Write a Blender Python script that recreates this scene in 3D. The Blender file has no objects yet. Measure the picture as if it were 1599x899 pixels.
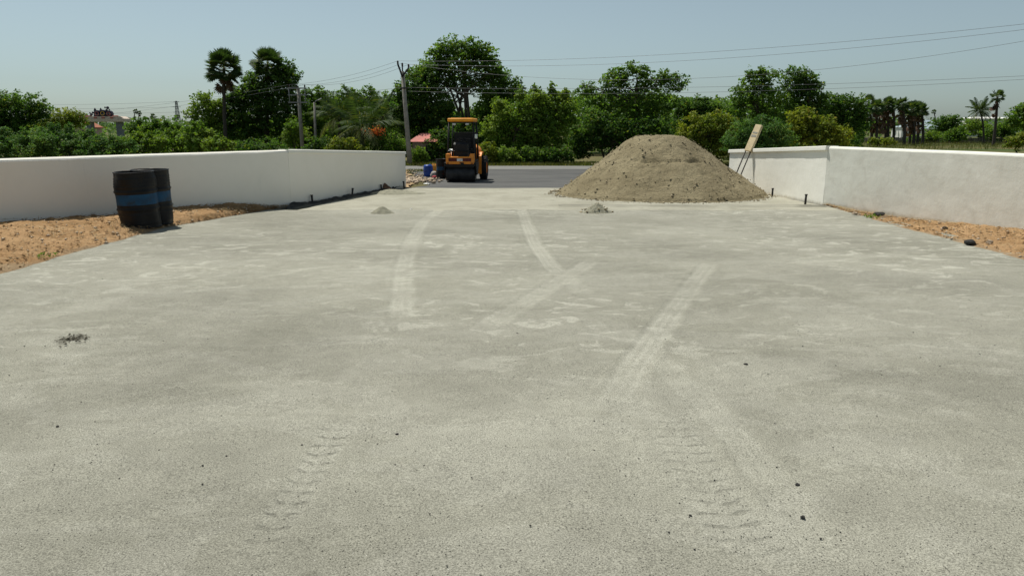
import bpy, bmesh, math, random
import numpy as np
from mathutils import Vector, Matrix, noise as mnoise

# ------------------------------------------------------------------ camera, sky, sun
SC = bpy.context.scene
COL = SC.collection
EYE = 1.62                      # eye height over the yard
FPX = 1130.0                    # focal length in photo pixels (photo 1599 wide)
PITCH = math.atan((449.5 - 200.0) / FPX)
cam_d = bpy.data.cameras.new("camera")
cam_d.sensor_width = 36.0
cam_d.lens = 36.0 * FPX / 1599.0
cam_d.clip_start = 0.05
cam_d.clip_end = 6000.0
cam = bpy.data.objects.new("camera", cam_d)
COL.objects.link(cam)
cam.location = (0, 0, EYE)
cam.rotation_euler = (math.pi / 2 - PITCH, 0, 0)
SC.camera = cam

SUN_EL = math.radians(64.5)
SUN_AZ = math.atan2(-0.27, 0.335)          # compass angle from +Y towards +X: behind the scene, to the left
sun_dir = Vector((math.sin(SUN_AZ) * math.cos(SUN_EL), math.cos(SUN_AZ) * math.cos(SUN_EL), math.sin(SUN_EL)))
world = bpy.data.worlds.new("World")
SC.world = world
world.use_nodes = True
wt = world.node_tree
for n in list(wt.nodes):
    wt.nodes.remove(n)
sky = wt.nodes.new("ShaderNodeTexSky")
sky.sky_type = 'NISHITA'
sky.sun_disc = False
sky.sun_elevation = SUN_EL
sky.sun_rotation = SUN_AZ
sky.altitude = 0
sky.air_density = 0.85
sky.dust_density = 1.0
sky.ozone_density = 2.0
hs = wt.nodes.new("ShaderNodeHueSaturation")
hs.inputs["Saturation"].default_value = 0.52
bg = wt.nodes.new("ShaderNodeBackground")
bg.inputs["Strength"].default_value = 0.088
wo = wt.nodes.new("ShaderNodeOutputWorld")
wt.links.new(sky.outputs[0], hs.inputs["Color"])
tint = wt.nodes.new("ShaderNodeMix")
tint.data_type = 'RGBA'; tint.blend_type = 'MULTIPLY'
tint.inputs[0].default_value = 1.0
tint.inputs[7].default_value = (0.86, 0.985, 0.96, 1)      # even humid-haze tint over the whole sky
wt.links.new(hs.outputs[0], tint.inputs[6])
wt.links.new(tint.outputs[2], bg.inputs["Color"])
wt.links.new(bg.outputs[0], wo.inputs[0])

sl = bpy.data.lights.new("sun", 'SUN')
sl.energy = 5.0
sl.angle = math.radians(0.6)
sl.color = (1.0, 0.965, 0.87)
so = bpy.data.objects.new("sun", sl)
COL.objects.link(so)
so.location = (0, 0, 60)
so.rotation_euler = sun_dir.to_track_quat('Z', 'Y').to_euler()

SC.view_settings.view_transform = 'Standard'
SC.view_settings.look = 'None'
SC.view_settings.exposure = 0.0
SC.view_settings.gamma = 1.0
SC.view_settings.use_curve_mapping = False

SC.render.engine = 'CYCLES'
SC.cycles.max_bounces = 6
SC.cycles.diffuse_bounces = 4
SC.cycles.glossy_bounces = 2
SC.cycles.transmission_bounces = 3

# ------------------------------------------------------------------ helpers: places
CP, SP = math.cos(PITCH), math.sin(PITCH)
SLOPE = 0.015

def zg(y):
    return -SLOPE * min(max(y, -30.0), 43.0)

def ray(px, py):
    u = (px - 799.5) / FPX
    v = (449.5 - py) / FPX
    return Vector((u, CP + v * SP, -SP + v * CP))

def G(px, py):
    """point of the sloping ground seen at this place of the photograph"""
    r = ray(px, py)
    t = EYE / (-r.z - SLOPE * r.y)
    if t < 0 or t * r.y > 43.0:
        t = (EYE + SLOPE * 43.0) / (-r.z)
    return Vector((r.x * t, r.y * t, EYE + r.z * t))

def AT(px, py, d):
    r = ray(px, py)
    t = d / r.y
    return Vector((r.x * t, d, EYE + r.z * t))

def ground_at(px, d):
    """point on the ground at distance d straight below photo column px"""
    p = AT(px, 240, d)
    return Vector((p.x, d, zg(d)))

def ppm(d):
    return FPX / CP / d            # photo pixels per metre near the horizon

# ------------------------------------------------------------------ helpers: objects
def tag(o, label=None, cat=None, group=None, kind=None):
    if label: o["label"] = label
    if cat: o["category"] = cat
    if group: o["group"] = group
    if kind: o["kind"] = kind
    return o

def empty(name, loc, rz=0.0):
    o = bpy.data.objects.new(name, None)
    COL.objects.link(o)
    o.location = loc
    o.rotation_euler = (0, 0, rz)
    o.empty_display_size = 0.3
    return o

def link(name, me, mat=None, parent=None):
    o = bpy.data.objects.new(name, me)
    COL.objects.link(o)
    if mat is not None and len(me.materials) == 0:
        me.materials.append(mat)
    if parent is not None:
        o.parent = parent
    return o

def fast_mesh(name, V, F, smooth=False):
    V = np.asarray(V, dtype=np.float32)
    F = np.asarray(F, dtype=np.int32)
    me = bpy.data.meshes.new(name)
    n, k = F.shape
    me.vertices.add(len(V)); me.vertices.foreach_set("co", V.ravel())
    me.loops.add(n * k); me.loops.foreach_set("vertex_index", F.ravel())
    me.polygons.add(n)
    me.polygons.foreach_set("loop_start", np.arange(0, n * k, k, dtype=np.int32))
    me.polygons.foreach_set("loop_total", np.full(n, k, dtype=np.int32))
    if smooth:
        me.polygons.foreach_set("use_smooth", np.ones(n, dtype=bool))
    me.update(calc_edges=True)
    return me

class MB:
    """collects shapes for one mesh"""
    def __init__(self):
        self.bm = bmesh.new()
    def box(self, c, s, bevel=0.0, rot=None, seg=2):
        r = bmesh.ops.create_cube(self.bm, size=1.0)
        vs = r["verts"]
        bmesh.ops.scale(self.bm, vec=Vector(s), verts=vs)
        if bevel > 0:
            es = list({e for v in vs for e in v.link_edges})
            rb = bmesh.ops.bevel(self.bm, geom=es, offset=bevel, segments=seg, profile=0.6, affect='EDGES')
            vs = list({v for f in rb["faces"] for v in f.verts} | {v for v in vs if v.is_valid})
        if rot is not None:
            bmesh.ops.rotate(self.bm, cent=(0, 0, 0), matrix=rot, verts=vs)
        bmesh.ops.translate(self.bm, vec=Vector(c), verts=vs)
        return self
    def tube(self, pts, rad, n=8, caps=True):
        pts = [Vector(p) for p in pts]
        if not hasattr(rad, "__len__"):
            rad = [rad] * len(pts)
        rings = []
        ref = None
        for i, p in enumerate(pts):
            a = pts[max(i - 1, 0)]; b = pts[min(i + 1, len(pts) - 1)]
            t = (b - a).normalized()
            if ref is None:
                ref = Vector((1, 0, 0)) if abs(t.x) < 0.8 else Vector((0, 1, 0))
            u = (ref - t * ref.dot(t)).normalized()
            w = t.cross(u)
            ref = u
            rings.append([self.bm.verts.new(p + (u * math.cos(k * 2 * math.pi / n) + w * math.sin(k * 2 * math.pi / n)) * rad[i]) for k in range(n)])
        for i in range(len(rings) - 1):
            for k in range(n):
                f = self.bm.faces.new((rings[i][k], rings[i][(k + 1) % n], rings[i + 1][(k + 1) % n], rings[i + 1][k]))
                f.smooth = n > 5
        if caps:
            self.bm.faces.new(rings[0][::-1]); self.bm.faces.new(rings[-1])
        return self
    def lathe(self, prof, n=32, axis='Z', caps=False, c=(0, 0, 0)):
        """prof: list of (radius, height)"""
        c = Vector(c)
        def P(r, h, a):
            x, y = r * math.cos(a), r * math.sin(a)
            if axis == 'Z': return c + Vector((x, y, h))
            if axis == 'X': return c + Vector((h, x, y))
            return c + Vector((x, h, y))
        rings = [[self.bm.verts.new(P(r, h, 2 * math.pi * k / n)) for k in range(n)] for r, h in prof]
        for i in range(len(rings) - 1):
            for k in range(n):
                f = self.bm.faces.new((rings[i][k], rings[i][(k + 1) % n], rings[i + 1][(k + 1) % n], rings[i + 1][k]))
                f.smooth = True
        if caps:
            self.bm.faces.new(rings[0][::-1]); self.bm.faces.new(rings[-1])
        return self
    def prism(self, poly, h0, h1, axis='X'):
        """poly: list of (a, b); extruded along axis from h0 to h1"""
        def P(a, b, h):
            if axis == 'X': return Vector((h, a, b))
            if axis == 'Y': return Vector((a, h, b))
            return Vector((a, b, h))
        A = [self.bm.verts.new(P(a, b, h0)) for a, b in poly]
        B = [self.bm.verts.new(P(a, b, h1)) for a, b in poly]
        n = len(poly)
        for k in range(n):
            self.bm.faces.new((A[k], A[(k + 1) % n], B[(k + 1) % n], B[k]))
        self.bm.faces.new(A[::-1]); self.bm.faces.new(B)
        return self
    def build(self, name, mat, parent=None, sharp=None):
        bmesh.ops.recalc_face_normals(self.bm, faces=self.bm.faces)
        me = bpy.data.meshes.new(name)
        self.bm.to_mesh(me); self.bm.free()
        if sharp is not None:
            for p in me.polygons: p.use_smooth = True
            me.set_sharp_from_angle(angle=math.radians(sharp))
        return link(name, me, mat, parent)

def rotm(x=0, y=0, z=0):
    return (Matrix.Rotation(z, 3, 'Z') @ Matrix.Rotation(y, 3, 'Y') @ Matrix.Rotation(x, 3, 'X'))

# ------------------------------------------------------------------ helpers: materials
class NB:
    def __init__(self, name):
        self.m = bpy.data.materials.new(name)
        self.m.use_nodes = True
        self.t = self.m.node_tree
        for n in list(self.t.nodes): self.t.nodes.remove(n)
        self.out = self.t.nodes.new("ShaderNodeOutputMaterial")
        self.tc = self.t.nodes.new("ShaderNodeTexCoord")
    def new(self, kind): return self.t.nodes.new(kind)
    def put(self, sock, v):
        if hasattr(v, "is_output") or isinstance(v, bpy.types.NodeSocket): self.t.links.new(v, sock)
        elif isinstance(v, (tuple, list)) and len(v) == 3 and sock.type == 'RGBA': sock.default_value = (*v, 1)
        else: sock.default_value = v
    def co(self, scale=(1, 1, 1), rot=(0, 0, 0), src="Object"):
        mp = self.new("ShaderNodeMapping")
        self.t.links.new(self.tc.outputs[src], mp.inputs[0])
        mp.inputs["Scale"].default_value = scale
        mp.inputs["Rotation"].default_value = rot
        return mp.outputs[0]
    def noise(self, scale, detail=4, rough=0.55, co=None, dist=0.0):
        n = self.new("ShaderNodeTexNoise")
        self.t.links.new(co if co is not None else self.tc.outputs["Object"], n.inputs["Vector"])
        n.inputs["Scale"].default_value = scale; n.inputs["Detail"].default_value = detail
        n.inputs["Roughness"].default_value = rough; n.inputs["Distortion"].default_value = dist
        return n.outputs["Fac"]
    def voro(self, scale, co=None, out="Distance", rnd=1.0):
        n = self.new("ShaderNodeTexVoronoi")
        self.t.links.new(co if co is not None else self.tc.outputs["Object"], n.inputs["Vector"])
        n.inputs["Scale"].default_value = scale; n.inputs["Randomness"].default_value = rnd
        return n.outputs[out]
    def ramp(self, fac, lo, hi, a=0.0, b=1.0):
        n = self.new("ShaderNodeMapRange"); n.clamp = True
        n.interpolation_type = 'SMOOTHSTEP'
        self.put(n.inputs["Value"], fac)
        n.inputs["From Min"].default_value = lo; n.inputs["From Max"].default_value = hi
        n.inputs["To Min"].default_value = a; n.inputs["To Max"].default_value = b
        return n.outputs[0]
    def mix(self, fac, a, b, mode='MIX'):
        n = self.new("ShaderNodeMix"); n.data_type = 'RGBA'; n.blend_type = mode
        self.put(n.inputs["Factor"], fac); self.put(n.inputs["A"] if False else n.inputs[6], a); self.put(n.inputs[7], b)
        return n.outputs[2]
    def math(self, op, a, b=0.5):
        n = self.new("ShaderNodeMath"); n.operation = op
        self.put(n.inputs[0], a); self.put(n.inputs[1], b)
        return n.outputs[0]
    def attr(self, name):
        n = self.new("ShaderNodeAttribute"); n.attribute_name = name
        return n.outputs["Fac"]
    def bump(self, h, strength=0.4, dist=0.01):
        n = self.new("ShaderNodeBump")
        self.put(n.inputs["Height"], h); n.inputs["Strength"].default_value = strength; n.inputs["Distance"].default_value = dist
        return n.outputs[0]
    def principled(self, col, rough=0.8, metal=0.0, normal=None, spec=0.3, coat=0.0):
        n = self.new("ShaderNodeBsdfPrincipled")
        self.put(n.inputs["Base Color"], col); self.put(n.inputs["Roughness"], rough); self.put(n.inputs["Metallic"], metal)
        n.inputs["Specular IOR Level"].default_value = spec
        n.inputs["Coat Weight"].default_value = coat
        if normal is not None: self.t.links.new(normal, n.inputs["Normal"])
        self.t.links.new(n.outputs[0], self.out.inputs[0])
        return self.m

def simple(name, col, rough=0.6, metal=0.0, var=0.25, scale=6.0, bump=0.15, spec=0.3, dirt=None, dirt_lo=0.55, dirt_hi=0.75):
    b = NB(name)
    n = b.noise(scale, 5)
    c = b.mix(b.ramp(n, 0.3, 0.7), tuple(x * (1 - var) for x in col), tuple(min(1, x * (1 + var * 0.6)) for x in col))
    if dirt is not None:
        c = b.mix(b.ramp(b.noise(scale * 0.6, 8, 0.7), dirt_lo, dirt_hi), c, dirt)
    rr = b.ramp(n, 0.3, 0.7, max(0, rough - 0.1), min(1, rough + 0.1))
    return b.principled(c, rr, metal, b.bump(b.noise(scale * 8, 4), bump, 0.01), spec)

# sandy stone-dust pavement
def mat_sand():
    b = NB("stone_dust")
    big = b.noise(0.35, 4, 0.55, dist=0.6)
    mid = b.noise(1.6, 6, 0.62, co=b.co((0.55, 1.0, 1.0), (0, 0, 0.15)), dist=0.7)
    streak = b.noise(2.0, 6, 0.66, co=b.co((0.8, 1.25, 1.0), (0, 0, -0.3)), dist=1.4)
    light = b.ramp(mid, 0.49, 0.55)
    light2 = b.ramp(streak, 0.56, 0.58)
    c = b.mix(b.ramp(big, 0.3, 0.7), (0.242, 0.237, 0.199), (0.289, 0.283, 0.242))
    c = b.mix(b.math('MULTIPLY', light, 0.40), c, (0.321, 0.315, 0.274))
    st = b.math('MULTIPLY', light2, b.attr("dust"))
    c = b.mix(b.math('MULTIPLY', st, 0.95), c, (0.392, 0.385, 0.336))
    # wheel tracks: compacted pale dust
    c = b.mix(b.math('MULTIPLY', b.attr("track"), b.ramp(b.noise(9, 4), 0.25, 0.6, 0.45, 0.9)), c, (0.392, 0.385, 0.336))
    # grain
    # tread bars: dark colour standing in for shading of the tyre relief
    ph = b.math('FRACT', b.math('ADD', b.attr("tcoord"), b.math('MULTIPLY', b.noise(9, 4, 0.7), 0.9)), 0)
    bar = b.math('MULTIPLY', b.ramp(b.math('ABSOLUTE', b.math('SUBTRACT', ph, 0.5), 0), 0.05, 0.17, 1.0, 0.0), b.attr("tread"))
    c = b.mix(b.math('MULTIPLY', bar, 0.55), c, (0.10, 0.098, 0.082))
    # broad greyer and paler zones where the dust lies thin or thick
    c = b.mix(b.attr("tone"), b.mix(1.0, c, (0.85, 0.845, 0.825), 'MULTIPLY'), b.mix(1.0, c, (1.06, 1.055, 1.03), 'MULTIPLY'))
    blot = b.noise(5.5, 7, 0.72, dist=0.4)
    c = b.mix(b.ramp(blot, 0.40, 0.62), b.mix(1.0, c, (0.94, 0.94, 0.94), 'MULTIPLY'), b.mix(1.0, c, (1.04, 1.04, 1.04), 'MULTIPLY'))
    g = b.noise(130, 5, 0.95)
    c = b.mix(b.ramp(g, 0.40, 0.60, 0.0, 1.0), b.mix(1.0, c, (0.50, 0.50, 0.49), 'MULTIPLY'), b.mix(1.0, c, (1.45, 1.45, 1.46), 'MULTIPLY'))
    sp = b.ramp(b.voro(70), 0.18, 0.30, 1.0, 0.0)
    sparse = b.ramp(b.noise(2.0, 5, 0.75), 0.44, 0.60, 0.12, 1.0)
    sel = b.ramp(b.noise(31, 2), 0.46, 0.50)
    c = b.mix(b.math('MULTIPLY', b.math('MULTIPLY', sp, sel), b.math('MULTIPLY', sparse, 0.85)), c, (0.06, 0.058, 0.05))
    wp = b.ramp(b.voro(45, co=b.co((1, 1, 1), (0, 0, 0.6))), 0.07, 0.13, 1.0, 0.0)
    sel2 = b.ramp(b.noise(17, 2), 0.60, 0.64)
    c = b.mix(b.math('MULTIPLY', wp, sel2), c, (0.6, 0.59, 0.54))
    # dark scatter spot
    c = b.mix(b.attr("spot"), c, (0.10, 0.092, 0.07))
    h = b.math('ADD', b.math('MULTIPLY', b.noise(140, 4, 0.7), 0.5), b.math('MULTIPLY', b.noise(22, 4), 1.0))
    h = b.math('SUBTRACT', h, b.math('MULTIPLY', bar, 1.2))
    return b.principled(c, 0.95, 0, b.bump(h, 0.55, 0.012), 0.1)

def mat_concrete_apron():
    b = NB("pale_gravel_base")
    n = b.noise(0.8, 5, 0.6, dist=0.5)
    c = b.mix(b.ramp(n, 0.3, 0.7), (0.29, 0.277, 0.222), (0.37, 0.356, 0.292))
    c = b.mix(b.ramp(b.noise(3.1, 6, 0.7), 0.52, 0.68, 0, 0.6), c, (0.23, 0.222, 0.178))
    g = b.noise(60, 3, 0.8)
    c = b.mix(b.ramp(g, 0.3, 0.7), b.mix(1.0, c, (0.85, 0.85, 0.85), 'MULTIPLY'), b.mix(1.0, c, (1.1, 1.1, 1.1), 'MULTIPLY'))
    return b.principled(c, 0.95, 0, b.bump(b.noise(25, 5, 0.7), 0.6, 0.02), 0.1)

def mat_asphalt(name, a, c2):
    b = NB(name)
    n = b.noise(0.5, 5, 0.6, co=b.co((0.6, 2.0, 1), (0, 0, 0.2)), dist=0.6)
    c = b.mix(b.ramp(n, 0.35, 0.65), a, c2)
    c = b.mix(b.ramp(b.noise(2.0, 6, 0.7, co=b.co((0.4, 2.5, 1), (0, 0, -0.25))), 0.55, 0.7, 0, 0.6), c, (0.15, 0.148, 0.135))
    return b.principled(c, 0.9, 0, b.bump(b.noise(60, 3, 0.7), 0.5, 0.012), 0.2)

def mat_earth(name, c1, c2, dark, green=None):
    b = NB(name)
    n = b.noise(1.3, 6, 0.6)
    c = b.mix(b.ramp(n, 0.3, 0.7), c1, c2)
    c = b.mix(b.ramp(b.noise(9, 6, 0.75), 0.54, 0.68, 0, 0.75), c, dark)
    c = b.mix(b.ramp(b.noise(30, 3, 0.8), 0.58, 0.72, 0, 0.7), c, tuple(min(1, x * 1.5) for x in c2))
    if green is not None:
        c = b.mix(b.ramp(b.noise(0.12, 6, 0.65), 0.42, 0.58), c, green)
    # greyer where the stone dust has blown over the rim
    c = b.mix(b.math('MULTIPLY', b.attr("dusty"), 0.85), c, (0.20, 0.19, 0.145))
    h = b.math('ADD', b.noise(40, 5, 0.75), b.math('MULTIPLY', b.noise(7, 4), 1.5))
    return b.principled(c, 0.95, 0, b.bump(h, 0.8, 0.03), 0.1)

def mat_plaster(name, a, c2, patch, stain=(0.45, 0.40, 0.30)):
    b = NB(name)
    c = b.mix(b.ramp(b.noise(0.9, 5, 0.6, dist=0.5), 0.3, 0.7), a, c2)
    c = b.mix(b.ramp(b.noise(2.2, 7, 0.65, dist=0.8), 0.48, 0.70, 0, patch), c, (0.585, 0.57, 0.505))
    # soil splashed up the foot of the wall
    foot = b.math('ADD', b.attr("foot"), b.math('MULTIPLY', b.math('SUBTRACT', b.noise(6, 6, 0.7), 0.5), 0.9))
    c = b.mix(b.ramp(foot, 0.55, 1.1, 0, 0.75), c, stain)
    strk = b.noise(7.0, 5, 0.7, co=b.co((1, 1, 0.07)))
    c = b.mix(b.ramp(strk, 0.60, 0.75, 0, 0.14), c, (0.50, 0.49, 0.45))
    h = b.math('ADD', b.noise(5, 6, 0.6), b.math('MULTIPLY', b.noise(45, 3), 0.25))
    return b.principled(c, 0.75, 0, b.bump(h, 0.35, 0.02), 0.25)

def mat_leaf(name, dark, mid, light, trans=0.48, yellow=(0.17, 0.17, 0.03)):
    b = NB(name)
    geo = b.new("ShaderNodeNewGeometry")
    rnd = geo.outputs["Random Per Island"]
    n = b.noise(0.55, 3, 0.6)
    c = b.mix(rnd, dark, mid)
    c = b.mix(b.ramp(n, 0.42, 0.68), c, light)
    c = b.mix(b.ramp(b.math('FRACT', b.math('MULTIPLY', rnd, 37.7), 0), 0.90, 0.99, 0, 0.8), c, yellow)
    d = b.new("ShaderNodeBsdfPrincipled")
    b.put(d.inputs["Base Color"], c); d.inputs["Roughness"].default_value = 0.65; d.inputs["Specular IOR Level"].default_value = 0.15
    tr = b.new("ShaderNodeBsdfTranslucent")
    b.put(tr.inputs["Color"], b.mix(1.0, c, (1.6, 1.7, 0.7), 'MULTIPLY'))
    mx = b.new("ShaderNodeMixShader"); mx.inputs[0].default_value = trans
    b.t.links.new(d.outputs[0], mx.inputs[1]); b.t.links.new(tr.outputs[0], mx.inputs[2])
    b.t.links.new(mx.outputs[0], b.out.inputs[0])
    return b.m

MAT = {}
MAT["sand"] = mat_sand()
MAT["apron"] = mat_concrete_apron()
MAT["asphalt"] = mat_asphalt("fresh_asphalt", (0.068, 0.068, 0.068), (0.108, 0.107, 0.103))
MAT["road"] = mat_asphalt("old_road_asphalt", (0.15, 0.148, 0.14), (0.20, 0.196, 0.185))
MAT["edge_asphalt"] = mat_asphalt("bare_asphalt_edge", (0.03, 0.03, 0.03), (0.06, 0.059, 0.055))
MAT["red_earth"] = mat_earth("red_earth", (0.30, 0.178, 0.083), (0.41, 0.262, 0.138), (0.15, 0.080, 0.037))
MAT["lot_earth"] = mat_earth("roadside_earth", (0.30, 0.20, 0.11), (0.42, 0.31, 0.19), (0.13, 0.08, 0.045))
MAT["field"] = mat_earth("field_soil_and_grass", (0.12, 0.105, 0.05), (0.17, 0.145, 0.07), (0.06, 0.05, 0.024), (0.055, 0.08, 0.022))
MAT["dark_earth"] = mat_earth("dark_grey_earth", (0.035, 0.034, 0.034), (0.07, 0.068, 0.062), (0.02, 0.02, 0.02))
MAT["wall_shade"] = mat_plaster("white_painted_plaster", (0.86, 0.82, 0.735), (0.885, 0.845, 0.765), 0.05)
MAT["wall_grey"] = mat_plaster("shade_greyed_plaster", (0.67, 0.665, 0.60), (0.74, 0.735, 0.67), 0.65)  # right main wall: grazing shade put into a greyer colour, plus real mottling
MAT["wall_white"] = mat_plaster("bright_painted_plaster", (0.80, 0.785, 0.715), (0.84, 0.825, 0.76), 0.08)
MAT["pile"] = None
b = NB("heaped_sandy_gravel")
c = b.mix(b.ramp(b.noise(1.2, 5, 0.6), 0.3, 0.7), (0.205, 0.170, 0.102), (0.290, 0.245, 0.153))
c = b.mix(b.ramp(b.noise(14, 6, 0.75), 0.55, 0.70, 0, 0.6), c, (0.13, 0.105, 0.065))
c = b.mix(b.ramp(b.noise(50, 3, 0.8), 0.56, 0.7, 0, 0.6), c, (0.34, 0.30, 0.21))
MAT["pile"] = b.principled(c, 0.95, 0, b.bump(b.math('ADD', b.noise(26, 6, 0.75), b.math('MULTIPLY', b.noise(7, 4), 1.2)), 0.9, 0.05), 0.1)
MAT["clod"] = simple("clod", (0.30, 0.25, 0.165), 0.95, var=0.5, scale=3)
MAT["heap_grey"] = simple("heaped_stone_dust", (0.25, 0.24, 0.18), 0.95, var=0.25, scale=12, bump=0.6)
MAT["heap_brown"] = simple("heaped_brown_soil", (0.16, 0.095, 0.06), 0.95, var=0.3, scale=12, bump=0.6)
MAT["litter_brown"] = simple("dry_litter", (0.085, 0.075, 0.05), 0.95, var=0.5, scale=30)
MAT["stone_dark"] = simple("dark_stone", (0.035, 0.033, 0.03), 0.8, scale=20, bump=0.5)
MAT["stone_pale"] = simple("pale_stone", (0.42, 0.33, 0.24), 0.9, scale=20, bump=0.5)
MAT["drum_black"] = simple("bitumen_black_paint", (0.007, 0.0065, 0.007), 0.5, var=0.5, scale=7, bump=0.2, spec=0.25, dirt=(0.03, 0.025, 0.021), dirt_lo=0.58, dirt_hi=0.82)
MAT["drum_blue"] = simple("scuffed_blue_paint", (0.005, 0.055, 0.125), 0.55, var=0.3, scale=7, bump=0.2, dirt=(0.02, 0.03, 0.04), dirt_lo=0.52, dirt_hi=0.72)
MAT["orange"] = simple("orange_machine_paint", (0.80, 0.27, 0.022), 0.4, var=0.12, scale=3, bump=0.03, spec=0.45, dirt=(0.45, 0.24, 0.09), dirt_lo=0.58, dirt_hi=0.85)
MAT["canopy"] = simple("yellow_orange_canopy", (0.86, 0.36, 0.025), 0.45, var=0.1, scale=3, bump=0.03)
MAT["black_metal"] = simple("black_machine_metal", (0.012, 0.012, 0.013), 0.55, var=0.3, scale=8, bump=0.1)
MAT["steel"] = simple("worn_drum_steel", (0.032, 0.033, 0.036), 0.45, metal=0.3, var=0.5, scale=4, bump=0.15, dirt=(0.07, 0.066, 0.06))
MAT["rubber"] = simple("tyre_rubber", (0.016, 0.016, 0.017), 0.85, var=0.4, scale=9, bump=0.2, dirt=(0.06, 0.055, 0.045))
MAT["red_lens"] = simple("dark_red_lens", (0.10, 0.010, 0.010), 0.35, scale=12)
MAT["white_plate"] = simple("white_plate", (0.68, 0.68, 0.66), 0.5, scale=15)
MAT["mirror"] = simple("mirror_glass", (0.72, 0.76, 0.80), 0.12, metal=0.8, var=0.05)
MAT["iron"] = simple("iron_rod", (0.045, 0.043, 0.042), 0.6, metal=0.3, scale=20, dirt=(0.10, 0.05, 0.025))
MAT["board"] = simple("cream_board", (0.62, 0.50, 0.31), 0.7, var=0.15, scale=5, bump=0.1, dirt=(0.40, 0.32, 0.2))
MAT["board_print"] = simple("faded_grey_print", (0.30, 0.29, 0.25), 0.8, var=0.3, scale=30)
MAT["pole"] = simple("pole_concrete", (0.26, 0.245, 0.215), 0.9, var=0.25, scale=5, bump=0.3)
MAT["wire"] = simple("wire_aluminium", (0.10, 0.11, 0.12), 0.6, var=0.1)
MAT["porcelain"] = simple("brown_insulator", (0.03, 0.018, 0.014), 0.3)
MAT["bark"] = simple("bark", (0.085, 0.068, 0.05), 0.95, var=0.4, scale=9, bump=0.8)
MAT["palm_bark"] = simple("palm_bark", (0.06, 0.052, 0.045), 0.95, var=0.4, scale=9, bump=0.8)
MAT["blue_plastic"] = simple("blue_plastic", (0.012, 0.055, 0.30), 0.35, var=0.2, scale=4, bump=0.05)
MAT["orange_plastic"] = simple("orange_plastic", (0.75, 0.33, 0.05), 0.45, var=0.15)
MAT["sack"] = simple("sack_cloth", (0.32, 0.29, 0.27), 0.9, scale=10, bump=0.5)
MAT["red_cloth"] = simple("red_cloth", (0.35, 0.05, 0.06), 0.9, scale=10, bump=0.5)
MAT["litter"] = simple("white_litter", (0.75, 0.75, 0.72), 0.6)
MAT["pink_roof"] = simple("pink_roof", (0.55, 0.20, 0.17), 0.8, scale=3, var=0.3)
MAT["red_roof"] = simple("red_tile_roof", (0.33, 0.115, 0.06), 0.85, scale=3, var=0.3)
MAT["house_wall"] = simple("house_wall", (0.42, 0.30, 0.24), 0.9)
MAT["shed_roof"] = simple("grey_sheet_roof", (0.30, 0.36, 0.40), 0.5, scale=2)
MAT["white_wall"] = simple("far_white_wall", (0.75, 0.74, 0.70), 0.8)
MAT["dark_gap"] = simple("dark_opening", (0.03, 0.03, 0.03), 0.8)
MAT["arch_grey"] = simple("arch_grey_paint", (0.17, 0.18, 0.20), 0.8)
MAT["arch_pink"] = simple("arch_pale_paint", (0.60, 0.50, 0.42), 0.8)
MAT["arch_red"] = simple("arch_red_paint", (0.42, 0.16, 0.13), 0.8)
MAT["arch_dark"] = simple("arch_dark_paint", (0.025, 0.022, 0.045), 0.7)
MAT["arch_yellow"] = simple("arch_yellow_paint", (0.55, 0.36, 0.06), 0.7)
MAT["field_wall"] = simple("field_wall_stone", (0.20, 0.185, 0.16), 0.95, var=0.5, scale=1.5, bump=0.8)
MAT["tower"] = simple("galvanised_steel", (0.20, 0.21, 0.22), 0.6)
MAT["lf_broad"] = mat_leaf("leaf_mid_green", (0.043, 0.090, 0.017), (0.094, 0.172, 0.031), (0.139, 0.227, 0.042))
MAT["lf_dark"] = mat_leaf("leaf_dark_green", (0.030, 0.068, 0.016), (0.064, 0.130, 0.028), (0.102, 0.176, 0.038))
MAT["lf_bright"] = mat_leaf("leaf_bright_green", (0.064, 0.124, 0.018), (0.135, 0.226, 0.034), (0.206, 0.277, 0.045), 0.38)
MAT["lf_yellow"] = mat_leaf("leaf_yellow_green", (0.077, 0.114, 0.016), (0.155, 0.202, 0.027), (0.229, 0.254, 0.035), 0.38, (0.26, 0.20, 0.02))
MAT["lf_blue"] = mat_leaf("leaf_feathery_green", (0.041, 0.099, 0.026), (0.085, 0.172, 0.043), (0.128, 0.224, 0.054), 0.34)
MAT["lf_palm"] = mat_leaf("palm_frond_green", (0.022, 0.045, 0.014), (0.046, 0.082, 0.024), (0.065, 0.10, 0.03), 0.25)
MAT["lf_palm_pale"] = mat_leaf("palm_frond_pale", (0.05, 0.07, 0.025), (0.10, 0.12, 0.045), (0.14, 0.145, 0.06), 0.3)
MAT["lf_dry"] = mat_leaf("dry_palm_frond", (0.055, 0.032, 0.022), (0.10, 0.060, 0.040), (0.13, 0.08, 0.052), 0.15, (0.2, 0.12, 0.06))
MAT["flower"] = mat_leaf("orange_blossom", (0.45, 0.10, 0.03), (0.6, 0.16, 0.05), (0.65, 0.22, 0.08), 0.3, (0.6, 0.3, 0.1))
MAT["grass"] = mat_leaf("grass_blade", (0.05, 0.07, 0.018), (0.09, 0.10, 0.028), (0.12, 0.115, 0.04), 0.3, (0.25, 0.2, 0.08))

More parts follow.
